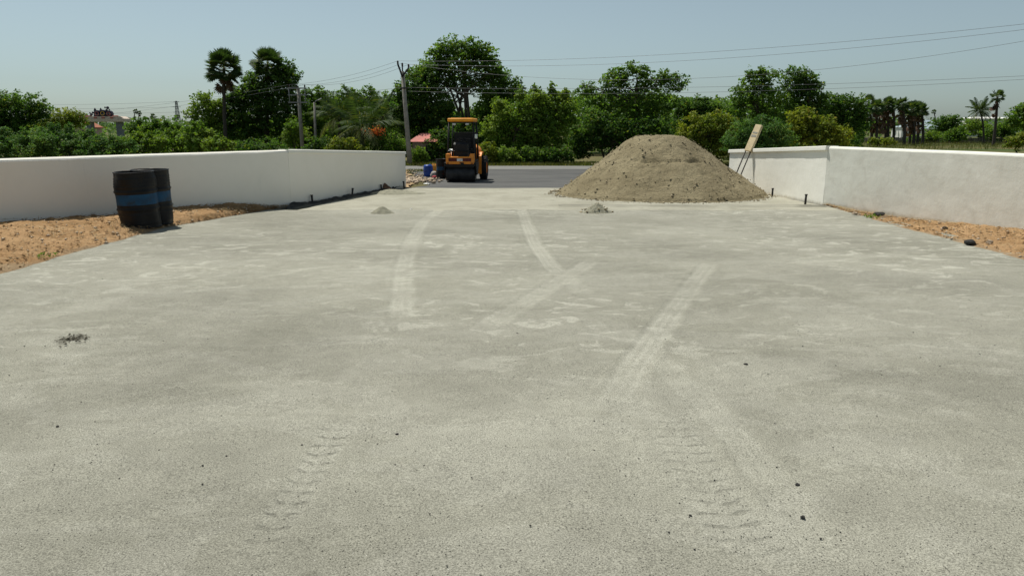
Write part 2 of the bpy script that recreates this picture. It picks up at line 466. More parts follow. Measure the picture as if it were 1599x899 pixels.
# ------------------------------------------------------------------ smooth noise on arrays
def vnoise(x, y, seed=0):
    """value noise, numpy"""
    rs = np.random.RandomState(seed)
    T = rs.rand(256, 256)
    xi = np.floor(x).astype(int); yi = np.floor(y).astype(int)
    fx = x - xi; fy = y - yi
    fx = fx * fx * (3 - 2 * fx); fy = fy * fy * (3 - 2 * fy)
    a = T[xi & 255, yi & 255]; b_ = T[(xi + 1) & 255, yi & 255]
    c_ = T[xi & 255, (yi + 1) & 255]; d_ = T[(xi + 1) & 255, (yi + 1) & 255]
    return (a * (1 - fx) + b_ * fx) * (1 - fy) + (c_ * (1 - fx) + d_ * fx) * fy

def fbm(x, y, seed=0, oct=4, lac=2.1, gain=0.5):
    s = np.zeros_like(x, dtype=float); a = 1.0; t = 0.0
    for i in range(oct):
        s += a * vnoise(x + 17.3 * i, y - 9.1 * i, seed + i); t += a
        x = x * lac; y = y * lac; a *= gain
    return s / t - 0.5

def grid_faces(nr, nc):
    i = np.arange(nr - 1)[:, None]; j = np.arange(nc - 1)[None, :]
    a = i * nc + j
    return np.stack([a, a + 1, a + nc + 1, a + nc], -1).reshape(-1, 4)

def zga(y):
    return -SLOPE * np.clip(y, -30, 43)

def set_attr(me, name, arr):
    at = me.attributes.new(name, 'FLOAT', 'POINT')
    at.data.foreach_set("value", np.asarray(arr, dtype=np.float32).ravel())

def poly_at(pts, y):
    """x of a polyline given as (x, y) points at heights y (numpy), y ascending"""
    p = sorted(((q[0], q[1]) for q in pts), key=lambda q: q[1])
    return np.interp(y, [q[1] for q in p], [q[0] for q in p])

# ------------------------------------------------------------------ corner points of the place
LC = G(455, 322)                       # left wall corner
LE = G(634, 291)                       # end of the left wing at the gateway
RC = G(1285, 320)                      # right wall corner
LTOP = AT(455, 234, LC.y).z
RTOP = AT(1285, 228.5, RC.y).z
def on_level(px, py, z):
    r = ray(px, py); t = (z - EYE) / r.z
    return Vector((r.x * t, r.y * t, z))
LP = on_level(0, 248, LTOP)            # left wall where it leaves the picture
RP = on_level(1599, 240, RTOP)
RE = ground_at(1140, 25.6)
LETOP = AT(634, 237.5, LE.y).z
RETOP = AT(1140, 234.5, RE.y).z
LFAR = Vector((LC.x, LC.y, 0)) + (Vector((LP.x, LP.y, 0)) - Vector((LC.x, LC.y, 0))) * 2.6
RFAR = Vector((RC.x, RC.y, 0)) + (Vector((RP.x, RP.y, 0)) - Vector((RC.x, RC.y, 0))) * 3.2
print("corners", LC, LE, RC, RE, LP, RP, LTOP, RTOP, LETOP, RETOP)

# ------------------------------------------------------------------ ground sheets
def terrain():
    ax = np.concatenate([-np.geomspace(2500, 60, 24), np.linspace(-55, 55, 56), np.geomspace(60, 2500, 24)])
    ay = np.concatenate([np.linspace(-60, 110, 86), np.geomspace(115, 4000, 30)])
    X, Y = np.meshgrid(ax, ay)
    Z = zga(Y) - 0.07 + 0.10 * fbm(X * 0.15, Y * 0.15, 3) * (Y > 47)
    Z = np.where(np.abs(X) < 30, np.where(Y < 47, Z, Z), Z)
    me = fast_mesh("ground", np.stack([X, Y, Z], -1).reshape(-1, 3), grid_faces(len(ay), len(ax)), True)
    tag(link("ground", me, MAT["field"]), kind="structure")
terrain()

def sheet(name, mat, left, right, dz, nr=60, nc=40, seed=1, rough=0.0, wob=0.0):
    """sheet between two edges given as lists of world (x, y) points sharing their y range"""
    y0 = min(p[1] for p in left); y1 = max(p[1] for p in left)
    ys = np.linspace(y0, y1, nr)
    xl = poly_at(left, ys) + wob * fbm(ys * 1.2, ys * 0 + 3, seed); xr = poly_at(right, ys) + wob * fbm(ys * 1.2, ys * 0 + 9, seed)
    u = np.linspace(0, 1, nc)
    X = xl[:, None] * (1 - u) + xr[:, None] * u
    Y = np.repeat(ys[:, None], nc, 1)
    e0 = wob * 0.6 * fbm(X * 0.9, X * 0 + 5, seed + 4) * np.linspace(1, 0, nr)[:, None] ** 4
    e1 = wob * 0.6 * fbm(X * 0.9, X * 0 + 15, seed + 5) * np.linspace(0, 1, nr)[:, None] ** 4
    Y = Y + e0 + e1
    Z = zga(Y) + dz + rough * fbm(X * 2, Y * 2, seed + 2)
    me = fast_mesh(name, np.stack([X, Y, Z], -1).reshape(-1, 3), grid_faces(nr, nc), True)
    return tag(link(name, me, mat), kind="structure")

road_y0, road_y1 = 40.5, 45.6
sheet("road", MAT["road"], [(-160, road_y0), (-160, road_y1)], [(160, road_y0), (160, road_y1)], -0.035, 24, 160, 5)
sheet("asphalt_apron", MAT["asphalt"], [(G(600, 297).x, 24.0), (G(668, 289).x, 26.5), (G(700, 274).x - 1.2, 32), (G(700, 266).x - 2.4, 41.2)],
      [(9.5, 24.0), (9.8, 26.5), (11, 32), (15, 41.2)], -0.018, 50, 50, 7, 0.01, 0.5)
sheet("gravel_apron", MAT["apron"], [(LC.x + 0.25, 16.6), (LE.x + 0.1, LE.y - 0.9), (LE.x + 0.1, 24.9)], [(RC.x + 0.02, 16.6), (RE.x - 0.02, LE.y - 0.9), (RE.x - 0.02, 24.9)], -0.008, 60, 60, 9, 0.02, 0.35)

# wheel tracks and the sand sheet
TRK = [  # polylines in the yard, half width, strength, tread
    ([G(*p) for p in ((690, 325), (660, 345), (640, 380), (630, 420), (628, 465), (626, 505))], 0.14, 0.9, 0.0),
    ([G(*p) for p in ((813, 324), (822, 350), (835, 380), (860, 415), (890, 440), (915, 462))], 0.13, 1.0, 0.0),
    ([G(*p) for p in ((935, 485), (985, 522), (1050, 585), (1110, 640), (1170, 705), (1230, 785), (1320, 915))], 0.12, 0.50, 0.0),
    ([G(*p) for p in ((990, 560), (985, 620), (1000, 700), (1015, 800))], 0.16, 0.35, 0.0),
    ([G(*p) for p in ((930, 402), (900, 422), (862, 445), (815, 475), (770, 502), (735, 525))], 0.14, 0.9, 0.0),
    ([G(*p) for p in ((1108, 410), (1085, 440), (1058, 475), (1025, 520), (990, 570), (950, 640))], 0.13, 1.1, 0.0),
    ([G(*p) for p in ((920, 485), (945, 510), (975, 540))], 0.18, 0.6, 0.4),
    ([G(*p) for p in ((540, 640), (500, 715), (450, 785), (400, 860), (360, 930))], 0.11, 0.5, 1.0),
    ([G(*p) for p in ((1040, 640), (1080, 720), (1125, 790), (1170, 850), (1215, 915))], 0.17, 0.5, 1.0),
    ([G(*p) for p in ((640, 640), (700, 660), (820, 640), (900, 600), (980, 560))], 0.20, 0.25, 0.0),
    ([G(*p) for p in ((1110, 420), (980, 432), (880, 440))], 0.12, 0.4, 0.0),
    ([G(*p) for p in ((1290, 405), (1360, 398), (1440, 402), (1500, 412))], 0.2, 0.5, 0.0),
]
L_EDGE = [G(*p) for p in ((0, 428), (60, 411), (130, 391), (190, 375), (260, 355), (330, 343), (420, 327))]
R_EDGE = [G(*p) for p in ((1295, 322), (1330, 333), (1400, 353), (1470, 370), (1540, 389), (1599, 405))]

def sand_sheet():
    ys = np.concatenate([np.linspace(-8, 1.0, 14), np.geomspace(1.2, 17.0, 540)])
    nc = 640
    le = [(p.x, p.y) for p in L_EDGE]; re = [(p.x, p.y) for p in R_EDGE]
    le = [(le[0][0] + (le[0][0] - le[3][0]) * 4, le[0][1] - (le[3][1] - le[0][1]) * 4)] + le + [(LC.x + 0.15, LC.y - 0.3)]
    re = re + [(re[-1][0] + (re[-1][0] - re[-4][0]) * 3, re[-1][1] + (re[-1][1] - re[-4][1]) * 3)]
    re = [(RC.x - 0.05, RC.y)] + re
    xl = poly_at(le, ys) - 0.45 * np.clip((17.0 - ys) / 2.5, 0, 1); xr = poly_at(re, ys) + 0.35 * np.clip((17.4 - ys) / 2.5, 0, 1)
    u = np.linspace(0, 1, nc)
    X = xl[:, None] * (1 - u) + xr[:, None] * u
    Y = np.repeat(ys[:, None], nc, 1)
    far = np.clip((Y - 15.8) / 1.2, 0, 1)
    Y = Y + far * 0.35 * fbm(X * 0.8, X * 0 + 2, 31)
    Z = zga(Y) + 0.022 * fbm(X * 0.5, Y * 0.5, 11, 3) + 0.008 * fbm(X * 3.0, Y * 3.0, 12, 4)
    track = np.zeros_like(X); tread = np.zeros_like(X); tcoord = np.zeros_like(X)
    for pts, hw, st, tr in TRK:
        arc = 0.0
        best = np.full(X.shape, 1e9); along = np.zeros_like(X); side = np.zeros_like(X)
        P = [Vector(p) for p in pts]
        for a, b_ in zip(P[:-1], P[1:]):
            dx, dy = b_.x - a.x, b_.y - a.y; L = math.hypot(dx, dy)
            t = np.clip(((X - a.x) * dx + (Y - a.y) * dy) / (L * L), 0, 1)
            d = np.hypot(X - a.x - t * dx, Y - a.y - t * dy)
            sd = ((X - a.x) * dy - (Y - a.y) * dx) / L
            m = d < best
            best = np.where(m, d, best); along = np.where(m, arc + t * L, along); side = np.where(m, sd, side)
            arc += L
        edge = best + 0.05 * fbm(X * 5, Y * 5, 23)
        k = np.clip((hw - edge) / 0.035, 0, 1)
        fade = np.clip(along / 0.5, 0, 1) * np.clip((arc - along) / 0.6, 0, 1)
        patch = np.clip(0.75 + 1.6 * fbm(X * 1.6, Y * 1.6, 41), 0.4, 1)
        rib = 0.78 + 0.22 * np.cos(side * 2 * np.pi / (hw * 0.55))
        track = np.maximum(track, k * st * fade * patch * rib)
        Z = Z - 0.006 * k * st * fade
        # rim pushed up along both sides
        rim = np.exp(-((best - hw - 0.02) / 0.025) ** 2)
        Z = Z + 0.005 * rim * st * fade * patch
        if tr > 0:
            lane = np.clip((hw * 0.80 - np.abs(side)) / 0.02, 0, 1) * (0.35 + 0.65 * np.clip((np.abs(side) - hw * 0.12) / 0.012, 0, 1))
            wv = lane * tr * fade * np.clip(0.85 + 1.5 * fbm(X * 2.2, Y * 2.2, 77), 0.3, 1)
            m = wv > tread
            tread = np.where(m, wv, tread); tcoord = np.where(best < hw * 1.6, (along + 0.30 * np.abs(side)) / 0.105, tcoord)
    # dark scatter and two dug spots
    spot = np.zeros_like(X)
    for (px, py, r, s) in ((116, 531, 0.16, 1.0), (1305, 565, 0.06, 0.3), (480, 898, 0.04, 0.4), (1235, 722, 0.10, 0.15)):
        c_ = G(px, py)
        dd = np.hypot((X - c_.x), (Y - c_.y) * 0.8)
        kk = np.clip(1.15 - dd / r, 0, 1) * np.clip(0.35 + 5.0 * fbm(X * 14, Y * 22, 51), 0, 1)
        spot = np.maximum(spot, kk * s)
        Z = Z + 0.012 * np.exp(-(dd / r) ** 2) * s
    tone = 0.60 + 1.9 * fbm(X * 0.55 + 0.25 * Y, Y * 0.85, 141, 5, 2.1, 0.58)
    for (poly, w_, a_) in ((((0, 650), (250, 600), (430, 545), (560, 500)), 0.40, -0.45), (((1230, 560), (1330, 585), (1500, 600)), 0.28, -0.35), (((880, 730), (1000, 760), (960, 899)), 0.28, -0.30), (((640, 640), (760, 690), (900, 640)), 0.25, 0.35), (((1060, 400), (1250, 420), (1420, 440)), 0.5, -0.25), (((150, 480), (60, 560)), 0.4, 0.3)):
        Q = [G(*p) for p in poly]; dd = np.full(X.shape, 1e9)
        for a, b_ in zip(Q[:-1], Q[1:]):
            dx, dy = b_.x - a.x, b_.y - a.y
            t = np.clip(((X - a.x) * dx + (Y - a.y) * dy) / (dx * dx + dy * dy), 0, 1)
            dd = np.minimum(dd, np.hypot(X - a.x - t * dx, Y - a.y - t * dy))
        tone = tone + a_ * np.exp(-(dd / w_) ** 2) * (1 + 1.5 * fbm(X * 2, Y * 2, 145))
    tone = np.clip(tone, 0, 1)
    dust = np.clip((Y - 3.5) / 3.0, 0, 1) * np.clip(0.55 + 1.6 * fbm(X * 0.35, Y * 0.35, 61), 0, 1)
    me = fast_mesh("sand_pavement", np.stack([X, Y, Z], -1).reshape(-1, 3), grid_faces(len(ys), nc), True)
    set_attr(me, "track", np.clip(track, 0, 1)); set_attr(me, "spot", spot); set_attr(me, "tread", tread); set_attr(me, "tcoord", tcoord); set_attr(me, "tone", tone); set_attr(me, "dust", dust)
    tag(link("sand_pavement", me, MAT["sand"]), kind="structure")
sand_sheet()

# bare asphalt showing at the far rim of the dusted yard
def asphalt_rim():
    a = G(872, 321.5); b_ = G(1290, 322.0)
    xs = np.linspace(a.x, b_.x, 120)
    cy = np.linspace(a.y, b_.y, 120) + 0.10 * fbm(xs * 1.1, xs * 0, 71)
    w = 0.05 + 0.30 * np.clip(fbm(xs * 1.7, xs * 0 + 4, 72) + 0.08, 0, 1)
    V = []; 
    for s in (-1, 1):
        yy = cy + s * w * 0.6
        V.append(np.stack([xs, yy, zga(yy) + 0.022 + (0.0 if s > 0 else -0.0)], -1))
    V = np.concatenate(V)
    n = 120
    F = [[i, i + 1, n + i + 1, n + i] for i in range(n - 1)]
    tag(link("asphalt_rim", fast_mesh("asphalt_rim", V, F), MAT["edge_asphalt"]), kind="structure")
asphalt_rim()

# earth verges between the dusted yard and the boundary walls
def verge(name, edge, w0, w1, ztop, toe, seed, mat, nr=150, nc=60, hump=0.05, inward=1):
    """edge: polyline of the rim; w0-w1: foot of the wall; ztop(s): height at wall"""
    e = [Vector((p.x, p.y, 0)) for p in edge]
    L = [0]
    for a, b_ in zip(e[:-1], e[1:]): L.append(L[-1] + (b_ - a).length)
    s = np.linspace(0, 1, nr)
    ex = np.interp(s * L[-1], L, [p.x for p in e]); ey = np.interp(s * L[-1], L, [p.y for p in e])
    wx = w0.x + (w1.x - w0.x) * s; wy = w0.y + (w1.y - w0.y) * s
    u = np.linspace(-0.12, 1.04, nc)
    X = ex[:, None] * (1 - u) + wx[:, None] * u; Y = ey[:, None] * (1 - u) + wy[:, None] * u
    uu = np.clip(u, 0, 1)[None, :]
    zt = np.array([ztop(k) for k in s])[:, None]
    base = zga(Y)
    Z = base + 0.018 + (zt - base) * (uu ** 0.8) + hump * np.sin(np.pi * uu) * (0.6 + fbm(X * 1.2, Y * 1.2, seed))
    Z += (0.10 * fbm(X * 2.2, Y * 2.2, seed + 3) + 0.10 * fbm(X * 7, Y * 7, seed + 4, 4)) * np.clip(uu * 5 + 0.25, 0, 1)
    Z -= toe * np.clip(-u / 0.12, 0, 1)[None, :] + 0.012
    dusty = np.clip(1.1 - np.clip(u + 0.12, 0, 1)[None, :] * 5.5 + 1.2 * fbm(X * 2, Y * 2, seed + 6), 0, 1)
    me = fast_mesh(name, np.stack([X, Y, Z], -1).reshape(-1, 3), grid_faces(nr, nc), True)
    set_attr(me, "dusty", dusty * np.ones_like(X))
    return tag(link(name, me, mat), kind="structure")

def ext(edge, k):
    """lengthen an edge polyline past its first point"""
    a, b_ = edge[0], edge[2]
    return [a + (a - b_) * k] + list(edge)
def wall_foot(samples, c_, p_):
    """height of the wall's foot where the photograph shows it: list of (s along wall from corner, z)"""
    out = []
    dx, dy = p_.x - c_.x, p_.y - c_.y
    for px, py in samples:
        r = ray(px, py)
        # c + k*(dx,dy) = t*(rx,ry)
        det = dx * (-r.y) - dy * (-r.x)
        k = (-c_.x * (-r.y) - (-c_.y) * (-r.x)) / det
        t = (dx * (-c_.y) - dy * (-c_.x)) / det
        out.append((k, EYE + r.z * t))
    return sorted(out)
LFOOT = wall_foot([(0, 345), (60, 342), (120, 338), (190, 333), (270, 324), (350, 319), (400, 320), (430, 323), (453, 323)], LC, LP)
RFOOT = wall_foot([(1287, 322), (1310, 326), (1340, 332), (1400, 340), (1500, 350), (1599, 359)], RC, RP)
print("feet", LFOOT, RFOOT)
l_edge = ext(L_EDGE, 1.6)
LW0 = LC + (Vector((LP.x, LP.y, 0)) - Vector((LC.x, LC.y, 0))) * 1.5
lz0 = LFOOT[-1][1]
def lfoot(s): return float(np.interp(1.5 * (1 - s), [f[0] for f in LFOOT], [f[1] for f in LFOOT]))
def rfoot(s): return float(np.interp(1.9 * (1 - s), [f[0] for f in RFOOT], [f[1] for f in RFOOT]))
VL = verge("earth_verge_left", l_edge, Vector((LW0.x, LW0.y, 0)), Vector((LC.x + 0.05, LC.y - 0.1, 0)), lfoot, 0.12, 81, MAT["red_earth"])
r_edge = list(R_EDGE[::-1])
r_edge = ext(r_edge, 1.6)
RW0 = RC + (Vector((RP.x, RP.y, 0)) - Vector((RC.x, RC.y, 0))) * 1.9
verge("earth_verge_right", r_edge, Vector((RW0.x, RW0.y, 0)), Vector((RC.x, RC.y, 0)), rfoot, 0.12, 91, MAT["red_earth"], hump=0.02)
# strip of darker earth along the foot of the left wing
ds_edge = [G(*p) for p in ((445, 327), (500, 318), (560, 306), (600, 299), (615, 296))]
verge("dark_earth_strip", ds_edge, Vector((LC.x + 0.01, LC.y - 0.05, 0)), Vector((LE.x - 0.1, LE.y - 0.8, 0)), lambda s: zg(LC.y + (LE.y - LC.y) * s) + 0.05, 0.05, 95, MAT["dark_earth"], 80, 14, 0.02)
# roadside earth between wing wall, asphalt and road, and on the other side behind the heap
sheet("roadside_earth_left", MAT["lot_earth"], [(-60, 25.5), (-60, 40.9)], [(G(652, 288).x, 25.5), (G(690, 264).x - 1.9, 40.9)], -0.012, 90, 140, 15, 0.10, 0.5)
sheet("roadside_earth_right", MAT["lot_earth"], [(RE.x + 0.3, 25.5), (15.5, 40.9)], [(60, 25.5), (60, 40.9)], -0.03, 60, 90, 16, 0.08, 0.4)

# ------------------------------------------------------------------ boundary walls
def wall_panel(name, mat, p0, p1, z0, z1, out0, out1, parent, seed, zb=-1.0, nseg=60, chamfer=0.0, cap0=True, cap1=True, foot0=None, foot1=None):
    """upright slab from p0 to p1 (inner face); out0/out1: outer corner points; z0/z1: heights of the top at each end"""
    n = nseg; s = np.linspace(0, 1, n); k = 14
    def lerp(a, b_): return a + (b_ - a) * s
    ix, iy = lerp(p0.x, p1.x), lerp(p0.y, p1.y); ox, oy = lerp(out0.x, out1.x), lerp(out0.y, out1.y)
    zt = lerp(z0, z1) + 0.012 * fbm(s * 9, s * 0, seed, 3)
    nx, ny = (ix - ox), (iy - oy); nl = np.hypot(nx, ny); nx /= nl; ny /= nl
    rows = []; foot = []
    f0 = zg(p0.y) if foot0 is None else foot0; f1 = zg(p1.y) if foot1 is None else foot1
    fz = lerp(f0, f1)
    hs_ = np.concatenate([[0.0], np.linspace(0.3, 1.0, k)])
    for h in hs_:
        z = zb + (zt - max(chamfer, 0.014) - zb) * h
        wv = 0.010 * fbm(s * 14, s * 0 + h * 5, seed + 7, 3)
        rows.append(np.stack([ix + nx * wv, iy + ny * wv, z], -1)); foot.append(np.clip(1 - (z - fz) / 0.22, 0, 1.0))
    if chamfer > 0:
        wob = 1 + 0.5 * fbm(s * 25, s * 0 + 4, seed + 9, 3)
        rows.append(np.stack([ix - nx * 0.30 * chamfer, iy - ny * 0.30 * chamfer, zt - chamfer * 0.45 * wob], -1)); foot.append(fz * 0)
    e_ = max(chamfer * 1.1, 0.014)
    rows.append(np.stack([ix - nx * e_, iy - ny * e_, zt], -1)); foot.append(fz * 0)
    rows.append(np.stack([ox + nx * 0.014, oy + ny * 0.014, zt - 0.004], -1)); foot.append(fz * 0)
    rows.append(np.stack([ox, oy, zt - 0.02], -1)); foot.append(fz * 0)
    rows.append(np.stack([ox, oy, zt * 0 + zb], -1)); foot.append(fz * 0)
    R = len(rows); V = np.concatenate(rows)
    F = grid_faces(R, n).tolist()
    me = bpy.data.meshes.new(name)
    polys = [tuple(f) for f in F]
    if cap0: polys.append(tuple(r * n for r in range(R)))
    if cap1: polys.append(tuple(r * n + n - 1 for r in range(R))[::-1])
    me.from_pydata([tuple(v) for v in V], [], polys)
    set_attr(me, "foot", np.concatenate(foot))
    me.update()
    bm = bmesh.new(); bm.from_mesh(me); bmesh.ops.recalc_face_normals(bm, faces=bm.faces); bm.to_mesh(me); bm.free()
    return link(name, me, mat, parent)

def perp_out(a, b_, side):
    d = Vector((b_.x - a.x, b_.y - a.y, 0)).normalized()
    return Vector((-d.y, d.x, 0)) * side
def mitre(c_, d1, d2, t):
    m = (d1 + d2).normalized()
    return Vector((c_.x, c_.y, 0)) + m * (t / m.dot(d1))

TH = 0.23
def boundary(name, label, far, corner, end, side, ztop, zend, m_main, m_wing, m_cop, ov, ch, seed, ff):
    root = empty(name, (0, 0, 0)); tag(root, label, "wall")
    c0 = Vector((corner.x, corner.y, 0)); e0 = Vector((end.x, end.y, 0)); f0 = Vector((far.x, far.y, 0))
    n1 = perp_out(f0, c0, side); n2 = perp_out(c0, e0, side)
    mo = mitre(c0, n1, n2, TH)
    wall_panel("wall_panel", m_main, f0, c0, ztop, ztop, f0 + n1 * TH, mo, root, seed, cap1=True, nseg=90, chamfer=0.055, foot0=ff, foot1=zg(corner.y))
    # wing stands a little proud so that the joint shows
    w = wall_panel("wing_panel", m_wing, c0 - n2 * 0.004, e0 - n2 * 0.004, ztop - ch * 0.55, zend - ch * 0.55, mo, e0 + n2 * TH, root, seed + 2, nseg=70)
    # coping of the wing: slab with a lip over the inner face
    d2 = (e0 - c0).normalized()
    prof = [(-TH - 0.03, -ch), (ov, -ch), (ov + 0.008, -ch * 0.85), (ov + 0.006, -0.012), (ov - 0.012, 0.0), (-TH - 0.022, 0.002), (-TH - 0.03, -0.012)]
    n = 60; V = []; F = []
    for i in range(n):
        s = i / (n - 1); p = c0.lerp(e0 + d2 * 0.03, s); z = ztop + (zend - ztop) * s
        j = 0.010 * float(fbm(np.array([s * 9.0]), np.array([3.0 + seed]), 5, 3)[0]); j2 = 0.006 * float(fbm(np.array([s * 16.0]), np.array([8.0 + seed]), 6, 3)[0])
        for (a, h) in prof:
            q = p - n2 * (a + j2 * (a > 0)); V.append((q.x, q.y, z + 0.012 + h + j))
    m = len(prof)
    for i in range(n - 1):
        for k in range(m): F.append((i * m + k, i * m + (k + 1) % m, (i + 1) * m + (k + 1) % m, (i + 1) * m + k))
    F.append(tuple(range(m))[::-1]); F.append(tuple((n - 1) * m + k for k in range(m)))
    me = bpy.data.meshes.new("coping"); me.from_pydata(V, [], F)
    bm = bmesh.new(); bm.from_mesh(me); bmesh.ops.recalc_face_normals(bm, faces=bm.faces); bm.to_mesh(me); bm.free()
    link("coping", me, m_cop, root)
    return root
boundary("boundary_wall", "long white plastered boundary wall behind the black drums, bending in to the gateway", LFAR, LC, LE, 1, LTOP, LETOP,
         MAT["wall_shade"], MAT["wall_shade"], MAT["wall_white"], 0.025, 0.09, 101, lz0)
boundary("boundary_wall", "greyish white boundary wall beside the gravel heap with a bright lipped wing", RFAR, RC, RE, -1, RTOP, RETOP,
         MAT["wall_grey"], MAT["wall_white"], MAT["wall_white"], 0.055, 0.115, 111, -0.17)

# ------------------------------------------------------------------ stones
def rock_mesh(seed, sub=1, flat=0.65, rough=0.35):
    bm = bmesh.new(); bmesh.ops.create_icosphere(bm, subdivisions=sub, radius=0.5)
    rs = random.Random(seed); off = Vector((rs.random() * 50, rs.random() * 50, rs.random() * 50))
    for v in bm.verts:
        v.co *= 1 + rough * mnoise.noise(v.co * 2.2 + off) * 2
        v.co.z *= flat
    me = bpy.data.meshes.new("rock"); bm.to_mesh(me); bm.free()
    return me
def scatter(name, P, S, seed, mat, parent=None, flat=0.7, kind="stuff"):
    """many small stones as one mesh: octahedral lumps"""
    rs = np.random.RandomState(seed)
    base = np.array([[1, 0, 0], [0, 1, 0], [-1, 0, 0], [0, -1, 0], [0, 0, 1], [0, 0, -1]], float)
    fc = np.array([[0, 1, 4], [1, 2, 4], [2, 3, 4], [3, 0, 4], [1, 0, 5], [2, 1, 5], [3, 2, 5], [0, 3, 5]])
    n = len(P)
    a = rs.rand(n) * 6.28
    j = 1 + 0.6 * (rs.rand(n, 6, 1) - 0.5)
    V = base[None] * j + 0.18 * rs.randn(n, 6, 3)
    V[..., 2] *= flat
    ca, sa = np.cos(a)[:, None], np.sin(a)[:, None]
    x = V[..., 0] * ca - V[..., 1] * sa; y = V[..., 0] * sa + V[..., 1] * ca
    V = np.stack([x, y, V[..., 2]], -1) * (np.asarray(S)[:, None, None] * 0.5) + np.asarray(P)[:, None, :]
    F = (fc[None] + (np.arange(n) * 6)[:, None, None]).reshape(-1, 3)
    me = fast_mesh(name, V.reshape(-1, 3), F)
    o = link(name, me, mat, parent)
    if kind: o["kind"] = kind
    return o

# ------------------------------------------------------------------ the big heap
def heap(name, label, cat, c, rx0, rx1, ry, H, plateau, seed, mat, nr=70, na=160, rough=0.10, ledge=False, clods=0, toe=0.5):
    root = empty(name, (c.x, c.y, zg(c.y))); tag(root, label, cat)
    a = np.linspace(0, 2 * np.pi, na, endpoint=False); r = np.linspace(0, 1, nr) ** 0.8
    R = np.where(np.cos(a) > 0, rx1, rx0); R = 1 / np.sqrt((np.cos(a) / R) ** 2 + (np.sin(a) / ry) ** 2)
    R = R * (1 + 0.10 * fbm(np.cos(a) * 2 + 5, np.sin(a) * 2 + 5, seed))
    rr = r[:, None]
    X = rr * R * np.cos(a); Y = rr * R * np.sin(a)
    k = np.clip((rr - plateau) / (1 - plateau), 0, 1)
    prof = (1 - k) ** 1.03 - 0.025 * np.exp(-((rr - plateau) / 0.07) ** 2)
    Z = H * prof * np.ones_like(X)
    env = np.clip((1 - rr) * 8, 0, 1)
    Z = Z + H * rough * env * (0.75 * fbm(X / ry * 3.0, Y / ry * 3.0, seed + 1, 3) + 0.7 * fbm(X / ry * 11, Y / ry * 11, seed + 2, 4) + 0.35 * fbm(X / ry * 36, Y / ry * 36, seed + 12, 3))
    Z = Z + 0.055 * min(H, 1.0) * env * (fbm(X * 5 + 3, Y * 5, seed + 21, 4, 2.2, 0.65))
    # small gullies running down the slope
    Z = Z - H * 0.02 * np.clip(k * 3, 0, 1) * env * np.abs(fbm(a[None, :] * 9 + 0 * rr, rr * 1.5, seed + 3, 3)) * 2
    if ledge:
        hz = Z / H; ang = np.abs(np.mod(a + np.pi / 2 + np.pi, 2 * np.pi) - np.pi)[None, :]
        line = 0.60 + 0.09 * fbm(X * 1.1, Y * 0 + 1, seed + 8, 3)
        Z = Z - 0.10 * np.exp(-((hz - line) / 0.025) ** 2) * (ang < 0.62) * np.clip((0.62 - ang) * 6, 0, 1) * np.clip(0.6 + 3 * fbm(X * 3, Y * 3, seed + 9, 4), 0, 1.3)
    Z = Z - SLOPE * Y - 0.03 * (rr > 0.97)
    V = np.stack([X, Y, Z], -1).reshape(-1, 3)
    i = np.arange(nr - 1)[:, None]; j = np.arange(na)[None, :]
    F = np.stack([i * na + j, i * na + (j + 1) % na, (i + 1) * na + (j + 1) % na, (i + 1) * na + j], -1).reshape(-1, 4)
    me = fast_mesh("heap_body", V, F, True)
    body = link("heap_body", me, mat, root)
    if clods:
        rs = np.random.RandomState(seed)
        w = (np.arange(nr) + 1.0) ** 1.0; w /= w.sum()
        ii = rs.choice(nr - 1, clods, p=w[:-1] / w[:-1].sum()); jj = rs.randint(0, na, clods)
        base = V.reshape(nr, na, 3)[ii, jj] + rs.randn(clods, 3) * np.array([0.05, 0.05, 0.0])
        S = 0.018 + 0.062 * rs.rand(clods) ** 4
        S = np.where(ii > nr * 0.9, S * 1.2, S)
        base[:, 2] += S * 0.12
        scatter("clods", base, S, seed + 5, MAT["clod"], root)
        # loose lumps that rolled off the foot
        n2 = clods // 4
        aa = rs.rand(n2) * 6.283; q = R[(aa / 6.283 * na).astype(int) % na] * (1.0 + np.abs(rs.randn(n2)) * 0.05)
        P = np.stack([q * np.cos(aa), q * np.sin(aa), -SLOPE * q * np.sin(aa) + 0.0], -1)
        scatter("rolled_lumps", P, 0.02 + 0.08 * rs.rand(n2) ** 3, seed + 6, MAT["clod"], root)
    return root
hc = ground_at(1027, 22.4)
hl = (1027 - 866) / ppm(22.4); hr_ = (1192 - 1027) / ppm(22.4)
hr_ = min(hr_, RC.x + 0.05 - hc.x)
htop = AT(1027, 211, 22.0).z - hc.z
heap("gravel_heap", "big brown heap of sandy gravel tipped against the right wing wall", "heap", hc, hl, hr_ + 0.12, 3.35, htop, 0.225, 201, MAT["pile"], 110, 300, 0.06, True, 2600)
p = G(597, 333); heap("dust_mound", "small low mound of grey stone dust at the left of the yard's far rim", "mound", p, 0.28, 0.28, 0.22, 0.15, 0.15, 211, MAT["heap_grey"], 26, 50, 0.25)
p = G(931, 332); heap("dust_mound", "small grey mound of stone dust in front of the gravel heap", "mound", p, 0.33, 0.36, 0.28, 0.20, 0.15, 221, MAT["heap_grey"], 30, 60, 0.3, False, 120)
p = G(612, 302); heap("dust_mound", "flat grey spread of stone dust near the left wing's end", "mound", p, 0.75, 1.1, 0.5, 0.13, 0.1, 231, MAT["heap_grey"], 30, 60, 0.25)
p = G(602, 297); heap("soil_mound", "little brown soil heap against the left wing wall", "mound", p, 0.27, 0.24, 0.2, 0.22, 0.1, 241, MAT["heap_brown"], 26, 50, 0.35)

